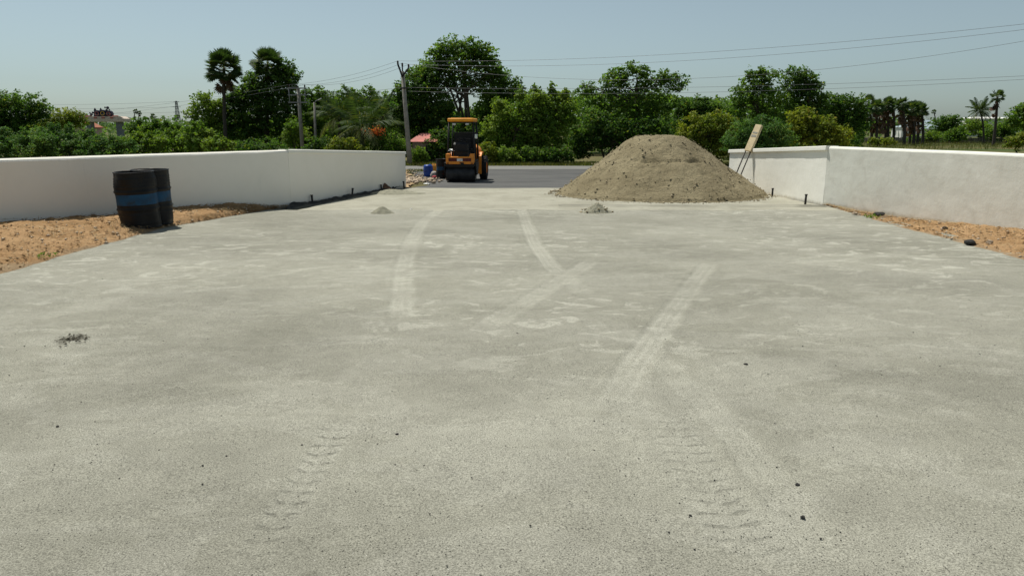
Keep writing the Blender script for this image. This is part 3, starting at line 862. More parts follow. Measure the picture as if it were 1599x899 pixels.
# ------------------------------------------------------------------ black drums
def oil_drum(name, label, loc, h, r, rz, tilt, seed, dark_band=True):
    root = empty(name, loc, rz); root.rotation_euler = (tilt[0], tilt[1], rz); tag(root, label, "drum")
    def ring(y0, y1, bumps):
        out = []
        n = 22
        for i in range(n + 1):
            y = y0 + (y1 - y0) * i / n
            rr = r
            for (c_, w, a) in bumps: rr += a * math.exp(-((y - c_) / w) ** 2)
            out.append((rr, y))
        return out
    hoops = [(h * 0.34, 0.016, 0.019), (h * 0.655, 0.016, 0.019)]
    corr = [(h * k, 0.011, 0.009) for k in (0.09, 0.14, 0.19, 0.24, 0.745, 0.79, 0.835, 0.88)]
    def dent(o):
        for v in o.data.vertices:
            a = math.atan2(v.co.y, v.co.x); q = Vector((math.cos(a) * 1.3, math.sin(a) * 1.3, v.co.z * 2.4)) + Vector((seed, 0, 0))
            d = 0.034 * mnoise.noise(q * 1.3) * r / 0.31
            f = 1 + d / max(r, 0.01) if math.hypot(v.co.x, v.co.y) > 0.5 * r else 1
            v.co.x *= f; v.co.y *= f
    m = MB(); m.lathe([(r * 0.2, 0.012), (r - 0.012, 0.012), (r + 0.004, 0.0), (r + 0.007, 0.012)] + ring(0.02, h * 0.425, hoops + corr), 56); dent(m.build("lower_shell", MAT["drum_black"], root))
    m = MB(); m.lathe(ring(h * 0.425, h * 0.61, hoops), 56); dent(m.build("blue_band", MAT["drum_blue"], root))
    m = MB(); m.lathe(ring(h * 0.61, h - 0.02, hoops + corr), 56); dent(m.build("upper_shell", MAT["drum_black"], root))
    m = MB(); m.lathe([(r, h - 0.02), (r + 0.009, h - 0.012), (r + 0.009, h), (r - 0.004, h + 0.002), (r - 0.010, h - 0.012), (r - 0.012, h * 0.6), (r * 0.5, h * 0.58), (0.001, h * 0.58)], 56)
    dent(m.build("rim", MAT["drum_black"], root))
    return root
def drum_scale(top, bot, d):
    return AT(0, top, d).z - AT(0, bot, d).z
from mathutils.bvhtree import BVHTree
def bvh(o):
    return BVHTree.FromPolygons([v.co for v in o.data.vertices], [tuple(p.vertices) for p in o.data.polygons])
BL = bvh(VL)
def on_verge(px, py):
    r = ray(px, py).normalized()
    return BL.ray_cast(Vector((0, 0, EYE)), r)[0]
def verge_z(x, y):
    return BL.ray_cast(Vector((x, y, 5)), Vector((0, 0, -1)))[0].z
def put_drum(label, px_mid, py_foot, py_top, wpx, rz, tilt, seed):
    f = on_verge(px_mid, py_foot); r = wpx / 2 / ppm(f.y + 0.3)
    y = f.y + r * 0.9; x = AT(px_mid, py_foot, y).x
    z = min(verge_z(x, y), f.z + 0.01) - 0.015
    h = AT(px_mid, py_top, y - 0.1).z - z
    print("drum", x, y, z, h, r)
    oil_drum("oil_drum", label, (x, y, z), h, r, rz, tilt, seed)
put_drum("black steel drum with a blue band, the nearer of the pair on the red earth", 221.5, 357, 268, 59, 0.4, (0.02, -0.03), 1.0)
put_drum("black steel drum with a blue band half hidden behind the nearer drum", 243, 351, 265, 54, 1.7, (0.0, -0.02), 7.0)

# ------------------------------------------------------------------ road roller
def roller():
    base = G(721, 284)
    d = base.y + 0.30
    root = empty("road_roller", (AT(720.5, 284, d).x, d, zg(d) - 0.018), math.radians(-4))
    # local axes: -Y is the drum end (towards the yard), +Y the engine end, X across
    tag(root, "orange and black road roller with smooth drum and sun canopy", "road roller")
    O, K = MAT["orange"], MAT["black_metal"]
    m = MB(); m.lathe([(0.05, -0.575), (0.285, -0.575), (0.285, -0.555), (0.318, -0.555), (0.325, -0.545), (0.325, 0.545), (0.318, 0.555), (0.285, 0.555), (0.285, 0.575), (0.05, 0.575)], 56, 'X', True, (0, 0, 0.325))
    dr = m.build("drum", MAT["steel"], root, sharp=35)
    for s in (-1, 1):
        MB().lathe([(0.02, s * 0.60), (0.10, s * 0.60), (0.10, s * 0.576)], 20, 'X', True, (0, 0, 0.325)).build("drum_hub", K, dr)
    m = MB()
    for s in (-1, 1):
        m.prism([(-0.18, 0.28), (0.22, 0.28), (0.55, 0.62), (0.55, 0.76), (-0.33, 0.76), (-0.33, 0.62)], s * 0.60, s * 0.635, 'X')
    m.box((0, 0.10, 0.725), (1.20, 0.90, 0.06), 0.01)
    m.build("drum_yoke", K, root)
    MB().box((0, -0.34, 0.655), (1.20, 0.05, 0.07), 0.008).box((0, -0.30, 0.60), (1.10, 0.02, 0.06), 0.004).build("scraper_bar", K, root)
    # orange nose with raised corners
    m = MB()
    m.prism([(-0.545, 0.70), (0.545, 0.70), (0.545, 1.10), (0.40, 1.10), (0.37, 0.985), (-0.37, 0.985), (-0.40, 1.10), (-0.545, 1.10)], -0.36, 0.02, 'Y')
    nose = m.build("nose", O, root)
    bv = nose.modifiers.new("bevel", 'BEVEL'); bv.width = 0.018; bv.segments = 2
    for s in (-1, 1):
        MB().box((s * 0.275, -0.366, 0.87), (0.33, 0.02, 0.125), 0.008).build("grille", MAT["red_lens"], nose)
        MB().box((s * 0.47, -0.366, 0.735), (0.07, 0.018, 0.035), 0.005).build("reflector", MAT["red_lens"], nose)
    MB().box((0, -0.372, 0.865), (0.22, 0.012, 0.10), 0.004).build("number_plate", MAT["white_plate"], nose)
    MB().box((0.10, -0.37, 0.725), (0.11, 0.05, 0.085), 0.008).box((0.02, -0.368, 0.745), (0.05, 0.02, 0.04), 0.004).build("tow_hitch", K, nose)
    # platform, console, seat
    MB().box((0, 0.62, 0.80), (1.12, 1.30, 0.08), 0.01).box((0, 0.62, 0.66), (0.7, 1.2, 0.2), 0.02).build("platform", K, root)
    m = MB(); m.prism([(0.05, 0.84), (0.36, 0.84), (0.32, 1.40), (0.24, 1.52), (0.04, 1.44)], -0.30, 0.26, 'X'); m.build("console", K, root)
    m = MB()
    cpt = Vector((0, 0.38, 1.60)); tl = Matrix.Rotation(math.radians(-28), 3, 'X')
    m.tube([cpt + tl @ Vector((0.19 * math.cos(a), 0.19 * math.sin(a), 0)) for a in [k * 2 * math.pi / 24 for k in range(25)]], 0.014, 6, False)
    m.tube([(0, 0.24, 1.40), cpt], 0.022, 8)
    for k in range(3):
        a = k * 2.094; m.tube([cpt, cpt + tl @ Vector((0.19 * math.cos(a), 0.19 * math.sin(a), 0))], 0.010, 6)
    m.build("steering_wheel", K, root)
    MB().box((0, 0.86, 1.06), (0.52, 0.48, 0.14), 0.04).box((0, 1.10, 1.38), (0.50, 0.13, 0.56), 0.05, rotm(-0.12)).box((0, 0.86, 0.92), (0.34, 0.34, 0.2), 0.02).build("seat", K, root)
    MB().box((0, 1.25, 1.38), (0.90, 0.03, 1.04), 0.01).build("added_dark_panel", K, root)  # panel added to blacken the cab, standing in for shaded trees behind
    for s in (-1, 1):
        MB().box((s * 0.30, 0.92, 1.24), (0.07, 0.36, 0.06), 0.02).build("armrest", K, root)
    MB().box((-0.41, 0.05, 1.22), (0.16, 0.14, 0.05), 0.02, rotm(0.5, 0, 0)).tube([(-0.41, 0.06, 1.0), (-0.41, 0.05, 1.2)], 0.02, 6).build("control_box", MAT["white_plate"], root)
    MB().tube([(-0.52, -0.02, 1.08), (-0.52, -0.02, 1.18), (-0.36, -0.02, 1.19), (0.36, -0.02, 1.19), (0.52, -0.02, 1.18), (0.52, -0.02, 1.08)], 0.018, 6).build("hand_rail", K, root)
    # canopy on four posts
    for x in (-0.50, 0.50):
        MB().tube([(x * 1.06, 0.06, 0.84), (x * 1.02, 0.10, 1.5), (x * 0.93, 0.14, 2.30)], 0.034, 8).build("canopy_post", K, root)
        MB().tube([(x * 1.06, 1.22, 0.84), (x * 1.02, 1.22, 1.5), (x * 0.93, 1.20, 2.30)], 0.034, 8).build("canopy_post", K, root)
    m = MB(); m.box((0, 0.66, 2.37), (1.02, 1.36, 0.13), 0.05, seg=4); m.box((0, 0.66, 2.43), (0.8, 1.1, 0.04), 0.018)
    m.build("canopy", MAT["canopy"], root, sharp=50)
    MB().box((0, 0.68, 2.283), (0.94, 1.26, 0.03), 0.01).build("canopy_lining", K, root)
    for s in (-1, 1):
        MB().box((s * 0.255, 0.02, 2.215), (0.13, 0.06, 0.06), 0.012).build("work_lamp", MAT["white_plate"], root)
    MB().tube([(0.50, 0.10, 1.82), (0.60, 0.02, 1.80)], 0.012, 6).build("mirror_arm", K, root)
    MB().box((0.60, 0.0, 1.75), (0.105, 0.025, 0.17), 0.012).build("mirror", MAT["mirror"], root)
    # engine hood, rear frame, wheels
    def arc(cx, cz, r, a0, a1, n): return [(cx + r * math.cos(a0 + (a1 - a0) * i / n), cz + r * math.sin(a0 + (a1 - a0) * i / n)) for i in range(n + 1)]
    poly = [(0.55, 0.70)] + arc(0.17, 1.04, 0.38, 0.0, math.pi / 2, 8) + arc(-0.17, 1.04, 0.38, math.pi / 2, math.pi, 8) + [(-0.55, 0.70)]
    m = MB(); m.prism(poly, 1.36, 2.55, 'Y'); m.build("engine_hood", O, root, sharp=30)
    MB().box((0, 1.9, 0.58), (0.8, 1.5, 0.26), 0.03).build("rear_frame", K, root)
    for s in (-1, 1):
        MB().prism([(1.22, 0.24), (1.30, 0.24), (1.34, 0.95), (1.55, 1.10), (2.10, 1.10), (2.10, 1.04), (1.56, 1.03), (1.28, 0.98), (1.22, 0.95)], s * 0.50, s * 0.655, 'X').build("wheel_guard", O, root)
        w = empty("wheel", (0, 0, 0)); w.parent = root; w.location = (s * 0.69, 1.80, 0.47)
        prof = [(0.24, -0.14), (0.40, -0.155), (0.445, -0.14), (0.465, -0.11), (0.47, 0.0), (0.465, 0.11), (0.445, 0.14), (0.40, 0.155), (0.24, 0.14)]
        ty = MB(); ty.lathe(prof, 40, 'X')
        for k in range(20):
            a = 2 * math.pi * k / 20
            for q_ in (-1, 1):
                aa = a + (0.08 if q_ > 0 else -0.08)
                ty.box((q_ * 0.075, 0.472 * math.cos(aa), 0.472 * math.sin(aa)), (0.13, 0.05, 0.03), 0, rotm(aa - math.pi / 2, 0, 0) @ rotm(0, 0, q_ * 0.5))
        ty.build("tyre", MAT["rubber"], w)
        MB().lathe([(0.02, s * 0.06), (0.09, s * 0.10), (0.12, s * 0.05), (0.22, s * 0.04), (0.245, s * 0.13)], 28, 'X').build("rim", O, w)
roller()

# ------------------------------------------------------------------ things lying about behind the gateway
def small_drum_stuff():
    d = 32.6
    o = empty("plastic_barrel", ground_at(668, d)); tag(o, "blue plastic barrel on the earth left of the road roller", "barrel")
    r, h = 0.21, 0.52
    MB().lathe([(0.01, 0.0), (r * 0.85, 0.0), (r * 0.97, 0.03), (r, 0.10), (r * 1.02, h * 0.33), (r * 0.985, h * 0.36), (r * 1.02, h * 0.40), (r * 1.02, h * 0.7), (r * 0.985, h * 0.73), (r * 1.0, h * 0.77), (r * 0.95, h * 0.90), (r * 0.80, h * 0.97), (0.01, h)], 28).build("shell", MAT["blue_plastic"], o)
    MB().lathe([(0.035, h * 0.98), (0.035, h + 0.03), (0.001, h + 0.035)], 12, c=(0.09, 0, 0)).build("screw_cap", MAT["blue_plastic"], o)
    d = 31.2
    g = ground_at(689.5, d)
    oil_drum("oil_drum", "dark drum with a blue band just left of the road roller", (g.x, d, g.z - 0.01), 0.82, 0.235, 0.2, (0, 0.0), 3.0)
    d = 33.6
    o = empty("jerrycan", ground_at(677.3, d), 0.3); tag(o, "small orange can between the blue barrel and dark drum", "can")
    MB().box((0, 0, 0.24), (0.24, 0.14, 0.46), 0.035, seg=3).build("body", MAT["orange_plastic"], o)
    MB().tube([(-0.08, 0, 0.46), (-0.07, 0, 0.53), (0.05, 0, 0.53), (0.06, 0, 0.46)], 0.014, 6).build("handle", MAT["orange_plastic"], o)
    MB().lathe([(0.028, 0.46), (0.028, 0.52), (0.001, 0.52)], 10, c=(0.095, 0, 0)).build("spout", MAT["orange_plastic"], o)
    d = 31.8
    p = ground_at(677.5, d)
    def sack(name, label, mat, p, s, seed):
        bm = bmesh.new(); bmesh.ops.create_icosphere(bm, subdivisions=3, radius=0.5)
        for v in bm.verts:
            v.co += v.normal * 0.12 * mnoise.noise(v.co * 4 + Vector((seed, 0, 0)))
            if v.co.z < -0.25: v.co.z = -0.25 + (v.co.z + 0.25) * 0.2
            v.co.x *= s[0]; v.co.y *= s[1]; v.co.z = (v.co.z + 0.28) * s[2]
        me = bpy.data.meshes.new(name); bm.to_mesh(me); bm.free()
        for f in me.polygons: f.use_smooth = True
        o = link(name, me, mat); o.location = p; tag(o, label, "sack" if name == "sack" else "cloth")
    sack("sack", "grey sack slumped between blue barrel and dark drum", MAT["sack"], p, (0.36, 0.3, 0.34), 2)
    sack("cloth_bundle", "dark red cloth bundle in front of the grey sack", MAT["red_cloth"], ground_at(678.2, 31.2), (0.26, 0.22, 0.14), 9)
small_drum_stuff()

RK = [rock_mesh(i, 2, 0.7, 0.32) for i in range(6)]
def stone(name, label, loc, size, mat, i, cat="stone", group=None):
    me = RK[i % 6].copy(); me.materials.clear()
    o = link(name, me, mat); o.location = loc; o.scale = size if hasattr(size, "__len__") else (size, size, size)
    o.rotation_euler = (0, 0, i * 1.3); tag(o, label, cat, group)
    return o
ST = [(1245, 757, 0.020, "black pebble on the bare sand at lower right"), (1254, 808, 0.022, "pale edged pebble below the black pebble at lower right"),
      (1165, 569, 0.024, "dark chip on sand right of the crossing wheel tracks"), (620, 678, 0.017, "dark pebble on the sand left of the middle"),
      (808, 521, 0.022, "dark chip on sand between the wheel tracks"), (90, 666, 0.016, "lone dark pebble on the sand at far left"),
      (1078, 805, 0.014, "tiny dark pebble on the sand near the bottom edge")]
for i, (px, py, s, lb) in enumerate(ST):
    p = G(px, py); p.z += s * 0.2
    stone("pebble", lb, p, (s * 1.15, s * 0.9, s * 0.8), MAT["stone_dark"], i, "pebble")
p = G(1515, 383); stone("stone", "black lump of stone on the rim of the right earth verge", p + Vector((0, 0, 0.05)), (0.15, 0.12, 0.13), MAT["stone_dark"], 2)
p = G(1475, 360); stone("stone", "small dark stone on the right earth verge", p + Vector((0, 0, 0.05)), (0.09, 0.08, 0.08), MAT["stone_dark"], 4)
p = G(1544, 383); stone("stone", "pinkish stone beside the black lump on the right verge", p + Vector((0, 0, 0.05)), (0.12, 0.10, 0.09), MAT["stone_pale"], 3)
p = G(1335, 336); stone("stone", "pale stone at the narrow end of the right verge", p + Vector((0, 0, 0.04)), (0.14, 0.12, 0.08), MAT["stone_pale"], 1)
p = G(1372, 338); stone("stone", "dark flat stone at the foot of the right wall", p + Vector((0, 0, 0.05)), (0.28, 0.2, 0.14), MAT["stone_dark"], 5)
p = G(2, 391); stone("stone", "dark stone on the left verge at the picture's left edge", p + Vector((0, 0, 0.10)), (0.12, 0.10, 0.09), MAT["stone_dark"], 0)

def in_verge(edge, w0, w1, n, seed, ztop):
    rs = np.random.RandomState(seed)
    e = [Vector((p.x, p.y, 0)) for p in edge]; L = [0]
    for a, b_ in zip(e[:-1], e[1:]): L.append(L[-1] + (b_ - a).length)
    s = rs.rand(n); u = rs.rand(n) ** 1.1
    ex = np.interp(s * L[-1], L, [p.x for p in e]); ey = np.interp(s * L[-1], L, [p.y for p in e])
    X = ex * (1 - u) + (w0.x + (w1.x - w0.x) * s) * u; Y = ey * (1 - u) + (w0.y + (w1.y - w0.y) * s) * u
    zt = np.array([ztop(k) for k in s]); Z = zga(Y) + 0.02 + (zt - zga(Y)) * u ** 0.8 + 0.03 * np.sin(np.pi * u)
    return np.stack([X, Y, Z], -1), rs
P, rs = in_verge(l_edge, LW0, LC, 900, 5, lfoot)
scatter("verge_stones_left", P, 0.012 + 0.06 * rs.rand(900) ** 4, 6, MAT["stone_pale"])["label"] = "loose pale stones strewn over the left earth verge"
P, rs = in_verge(r_edge, RW0, RC, 700, 15, rfoot)
scatter("verge_stones_right", P, 0.012 + 0.06 * rs.rand(700) ** 4, 16, MAT["stone_pale"])["label"] = "loose pale stones strewn over the right earth verge"
for nm_, ed_, a_, b2_, n_, sd_, ft_, lb_ in (("verge_clods_left", l_edge, LW0, LC, 3600, 25, lfoot, "crumbly red clods covering the left earth verge"), ("verge_clods_right", r_edge, RW0, RC, 2600, 35, rfoot, "crumbly red clods covering the right earth verge")):
    P, rs = in_verge(ed_, a_, b2_, n_, sd_, ft_)
    P[:, 2] += 0.004
    scatter(nm_, P, 0.010 + 0.05 * rs.rand(n_) ** 3, sd_ + 1, MAT["red_earth"], flat=0.4)["label"] = lb_
MAT["straw"] = mat_leaf("dry_straw", (0.18, 0.12, 0.06), (0.34, 0.25, 0.13), (0.42, 0.33, 0.19), 0.1, (0.12, 0.08, 0.04))
def straw(name, label, ed, a_, b2_, n, sd, ft):
    P, rs = in_verge(ed, a_, b2_, n, sd, ft)
    P[:, 2] += 0.012 + 0.02 * rs.rand(n)
    N = rs.randn(n, 3) * 0.25 + np.array([0, 0, 1.0])
    n_ = len(P); U = rs.randn(n_, 3) * np.array([1, 1, 0.15]); U /= np.linalg.norm(U, axis=1)[:, None]
    W = np.cross(U, N); W /= np.linalg.norm(W, axis=1)[:, None]
    S = (0.04 + 0.12 * rs.rand(n_))[:, None]
    V = np.stack([P - U * S * 0.5 - W * 0.003, P - U * S * 0.5 + W * 0.003, P + U * S * 0.5 + W * 0.0025, P + U * S * 0.5 - W * 0.0025], 1).reshape(-1, 3)
    o = link(name, fast_mesh(name, V, np.arange(n_ * 4).reshape(-1, 4)), MAT["straw"]); tag(o, label, "straw", kind="stuff")
straw("dry_straw", "thin dry straw lying on the left earth verge", l_edge, LW0, LC, 2600, 45, lfoot)
straw("dry_straw", "thin dry straw lying on the right earth verge", r_edge, RW0, RC, 1800, 46, rfoot)
# fine dark chippings over the dusted yard
rs = np.random.RandomState(9); n = 2600
Y = 1.6 + 14.5 * rs.rand(n) ** 1.5; X = (rs.rand(n) - 0.5) * 2 * np.minimum(0.85 * Y, 5.3)
scatter("stone_chippings", np.stack([X, Y, zga(Y) + 0.002], -1), 0.003 + 0.010 * rs.rand(n) ** 7, 10, MAT["stone_dark"])["label"] = "fine dark stone chippings scattered over the dusted yard"
rs = np.random.RandomState(12); n = 30000
Y = 1.8 + 6.5 * rs.rand(n) ** 1.3; X = (rs.rand(n) - 0.5) * 2 * (0.85 * Y + 0.3)
kk = (fbm(X * 1.3, Y * 1.3, 171, 5, 2.2, 0.65) + 0.22 * rs.randn(n)) > 0.05
X, Y = X[kk], Y[kk]; n = len(X)
MAT["grit"] = simple("grey_grit", (0.155, 0.15, 0.128), 0.95, var=0.5, scale=9)
scatter("stone_grit", np.stack([X, Y, zga(Y) + 0.001 + 0.022 * fbm(X * 0.5, Y * 0.5, 11, 3) + 0.008 * fbm(X * 3.0, Y * 3.0, 12, 4)], -1), 0.0030 + 0.0045 * rs.rand(n) ** 2, 13, MAT["grit"])["label"] = "coarse grey grit lying in drifts on the near yard"
# twigs and dark bits of the scatter spot
rs = np.random.RandomState(19); c_ = G(116, 531); n = 170
P = np.stack([c_.x + 0.075 * rs.randn(n), c_.y + 0.07 * rs.randn(n), c_.z + 0.012 + 0.012 * rs.rand(n)], -1)
scatter("dry_litter_patch", P, 0.006 + 0.02 * rs.rand(n) ** 2, 20, MAT["litter_brown"], flat=0.4)["label"] = "dark patch of dry litter on the sand at left"
# rubble behind the end of the left wing
rs = np.random.RandomState(29); n = 420
c_ = G(650, 283)
P = np.stack([c_.x - 0.2 + 0.55 * rs.randn(n), c_.y + 0.3 + 0.9 * rs.randn(n), np.zeros(n)], -1); P[:, 2] = zga(P[:, 1]) + 0.03
scatter("rubble", P, 0.04 + 0.20 * rs.rand(n) ** 3, 30, MAT["stone_pale"])["label"] = "broken rubble lying behind the end of the left wing wall"
n = 500
P = np.stack([G(665, 277).x - 2.2 + 1.7 * rs.randn(n), 33 + 3.0 * rs.randn(n), np.zeros(n)], -1); P = P[(P[:, 0] < G(690, 270).x - 0.3) & (P[:, 1] > 27)]; P[:, 2] = zga(P[:, 1]) + 0.02
scatter("roadside_stones", P, 0.03 + 0.14 * rs.rand(len(P)) ** 3, 31, MAT["stone_pale"])["label"] = "loose stones on the roadside earth near the blue barrel"
for i, (px, py, s) in enumerate(((545, 307, 0.09), (666, 288.5, 0.13), (642, 328, 0.04), (528, 309, 0.06))):
    lb = ["white scrap of litter by the second rod of the left wing", "white broken lump beside the asphalt near the roller", "tiny white scrap on the sand right of the left mound", "pale scrap of litter in the dark strip"][i]
    p = G(px, py); stone("litter", lb, p + Vector((0, 0, 0.03)), (s * 1.6, s, s * 0.7), MAT["litter"], i + 1, "litter")

# ------------------------------------------------------------------ iron rods at the foot of the wings
def iron_rod(px, ytop, ybot, label, seed):
    p = G(px, ybot + 1.2); d = p.y; h = AT(px, ytop, d).z - p.z
    p.x += 0.07 if px < 800 else -0.07
    rs = random.Random(seed)
    o = empty("iron_stub", p); tag(o, label, "stub", "iron stubs at the foot of the wing walls")
    lx, ly = (rs.random() - 0.5) * 0.05, (rs.random() - 0.5) * 0.05
    MB().tube([(0, 0, -0.05), (lx * 0.5, ly * 0.5, h * 0.5), (lx, ly, h)], 0.028, 10).build("rod", MAT["iron"], o)
    MB().tube([(lx, ly, h * 0.93), (lx * 1.02, ly * 1.02, h + 0.012)], 0.036, 10).build("cap", MAT["iron"], o)
iron_rod(484, 305, 316, "dark iron stub by the left wing wall, nearest of the row", 1)
iron_rod(546, 294.5, 305.5, "dark iron stub by the left wing wall, second of the row", 2)
iron_rod(592.5, 289, 297, "dark iron stub beside the little brown soil heap", 3)
iron_rod(628, 283.5, 293.5, "dark iron stub at the end of the left wing wall", 4)
iron_rod(1209.5, 294.5, 305, "dark iron stub by the right wing wall, next to the gravel heap", 5)
iron_rod(1261.5, 304, 317.5, "dark iron stub by the right wing wall, near its corner", 6)

# ------------------------------------------------------------------ cream board on two legs leaning over the right wing
def lean_board():
    dy = 23.5
    top = AT(1188, 195.5, dy); bot = AT(1170, 236.5, dy - 0.1); foot = AT(1156, 277, dy - 0.15)
    wx = RC.x + (RE.x - RC.x) * (dy - RC.y) / (RE.y - RC.y)
    sh = wx - bot.x - 0.16
    root = empty("leaning_board", Vector((foot.x + sh, dy, foot.z))); tag(root, "cream board on two thin dark legs leaning over the right wing wall", "board")
    a = Vector((bot.x + sh - root.location.x, bot.y - root.location.y, bot.z - root.location.z)); t = Vector((top.x + sh - root.location.x, top.y - root.location.y, top.z - root.location.z))
    ax = (t - a); L = ax.length; ax.normalize()
    side = Vector((0.55, -0.80, 0)); side = (side - ax * side.dot(ax)).normalized(); nrm = side.cross(ax).normalized()
    if nrm.y > 0: nrm = -nrm
    R = Matrix((side, nrm, ax)).transposed()
    W = 0.25; T = 0.095
    m = MB(); m.box((0, 0, 0), (W, T, L), 0.012, R); o = m.build("panel", MAT["board"], root); o.location = (a + t) * 0.5
    for k, (h, w) in enumerate(((0.57, 0.07), (0.69, 0.05))):
        MB().box((0, 0, 0), (W * 0.72, 0.004, w), 0, R).build("print_band", MAT["board_print"], o).location = ax * (h - 0.5) * L + nrm * (T * 0.5 + 0.003)
    for s in (-1, 1):
        p0 = a + side * s * 0.10 + ax * 0.12; p1 = Vector((s * 0.10 * side.x, s * 0.10 * side.y, -0.12)) + Vector((-0.05, 0, 0))
        dn = p1 - p0; k_ = (zg(dy) - 0.08 - root.location.z - p0.z) / dn.z
        MB().tube([p0 + dn * k_, p1, p0], 0.020, 8).build("leg", MAT["iron"], root)
lean_board()

# ------------------------------------------------------------------ poles and wires
def pole(name, label, px, ybase, ytop, pxtop, d, r0, r1, parent=None):
    b_ = ground_at(px, d); t = AT(pxtop, ytop, d)
    root = empty(name, b_); tag(root, label, "pole")
    MB().tube([(0, 0, -0.3), ((t.x - b_.x) * 0.5, 0, (t.z - b_.z) * 0.5), (t.x - b_.x, 0, t.z - b_.z)], [r0, (r0 + r1) / 2, r1], 10).build("shaft", MAT["pole"], root)
    return root, t - b_
PD = 46.6
pr, pt = pole("power_pole", "tall leaning concrete power pole with forked top behind the left wing", 640, 255, 112, 628.5, PD, 0.17, 0.11)
K = MAT["black_metal"]
sc_ = 1 / ppm(PD)
MB().tube([pt + Vector((0, -0.1, -0.35)), pt + Vector((-0.14, -0.1, 0.1)), pt + Vector((-0.26, -0.1, 0.42))], 0.055, 6).tube([pt + Vector((0, -0.1, -0.30)), pt + Vector((0.26, -0.1, 0.02)), pt + Vector((0.40, -0.1, 0.22))], 0.055, 6).tube([pt + Vector((0, 0, -0.05)), pt + Vector((0, 0, 0.30))], 0.04, 6).build("fork_arm", K, pr)
ins = [pt + Vector((-0.26, -0.1, 0.42)), pt + Vector((0, 0, 0.30)), pt + Vector((0.40, -0.1, 0.22))]
for v in ins:
    MB().lathe([(0.03, 0.0), (0.065, 0.03), (0.04, 0.09), (0.07, 0.12), (0.045, 0.19), (0.02, 0.22)], 10, c=v).build("insulator", MAT["porcelain"], pr)
low = pt + Vector((0.10, 0, -1.0))
MB().box(low + Vector((0, -0.15, 0)), (0.5, 0.06, 0.08)).build("cross_arm", K, pr)
PT = [pr.location + v + Vector((0, 0, 0.2)) for v in ins]
PL = [pr.location + low + Vector((-0.2, -0.15, 0.05)), pr.location + low + Vector((0.22, -0.15, -0.18))]

# double pole with frame
DD = 52.0
dr_, dt = pole("power_pole", "grey pole with stacked cross arms in front of the dark trees at left", 473, 240, 137, 465.5, DD, 0.15, 0.11)
m = MB()
for k in (0.0, -0.45, -0.95): m.box(dt + Vector((-0.05, -0.14, k - 0.05)), (1.3, 0.07, 0.08))
m.tube([dt + Vector((-0.62, -0.14, 0.0)), dt + Vector((-0.60, -0.14, -1.05))], 0.03, 6).tube([dt + Vector((0.5, -0.14, 0.0)), dt + Vector((0.5, -0.14, -1.05))], 0.03, 6)
m.build("cross_arms", MAT["tower"], dr_)
for k in (-0.6, -0.05, 0.5): MB().lathe([(0.03, 0.0), (0.06, 0.05), (0.04, 0.1), (0.06, 0.13), (0.02, 0.2)], 8, c=dt + Vector((k, -0.14, 0.0))).build("insulator", MAT["porcelain"], dr_)
DT = [dr_.location + dt + Vector((k, -0.14, 0.18)) for k in (-0.6, -0.05, 0.5)]
lr, lt = pole("lamp_pole", "thin pole with small street lamp arm right of the stacked cross arm pole", 493, 240, 160, 491, 50.5, 0.10, 0.07)
MB().tube([lt + Vector((0, 0, -0.1)), lt + Vector((0.12, -0.1, 0.08)), lt + Vector((0.34, -0.1, 0.18))], 0.025, 6).build("lamp_arm", MAT["tower"], lr)
MB().box(lt + Vector((0.40, -0.1, 0.2)), (0.26, 0.10, 0.06), 0.02, rotm(0, -0.5, 0)).build("lamp_head", MAT["white_plate"], lr)

def wire(label, a, b_, sag, r=0.007):
    pts = []
    for i in range(33):
        s = i / 32; p = a.lerp(b_, s); p = Vector(p); p.z -= sag * 4 * s * (1 - s); pts.append(p)
    m = MB(); m.tube(pts, r, 4); o = m.build("overhead_wire", MAT["wire"]); tag(o, label, "wire", "overhead wires"); return o
RF = 31.0
rw = [AT(1730, 23, RF), AT(1730, 30, RF), AT(1730, 40, RF + 1.5), AT(1730, 112, RF + 6), AT(1730, 116, RF + 6)]
wire("topmost overhead wire from the forked pole to the right edge", PT[0], rw[0], 0.55)
wire("second overhead wire from the forked pole to the right edge", PT[2], rw[1], 0.70)
wire("third overhead wire from the forked pole dipping across the right trees", PT[1], rw[2], 1.55)
wire("upper of the two low wires crossing in front of the trees", PL[0], rw[3], 0.35)
wire("lower of the two low wires crossing in front of the trees", PL[1], rw[4], 0.45)
wire("upper wire between the forked pole and the cross arm pole", PT[0], DT[0], 0.25)
wire("middle wire between the forked pole and the cross arm pole", PT[1], DT[1], 0.35)
wire("lower wire between the forked pole and the cross arm pole", PT[2], DT[2], 0.40)
wire("upper wire from the cross arm pole to the left", DT[0], AT(-60, 175, 88), 0.9)
wire("lower wire from the cross arm pole to the left", DT[2], AT(-60, 181, 88), 1.0)
wire("low wire left of the forked pole over the coconut palms", PL[0], AT(440, 140, 60), 0.3)

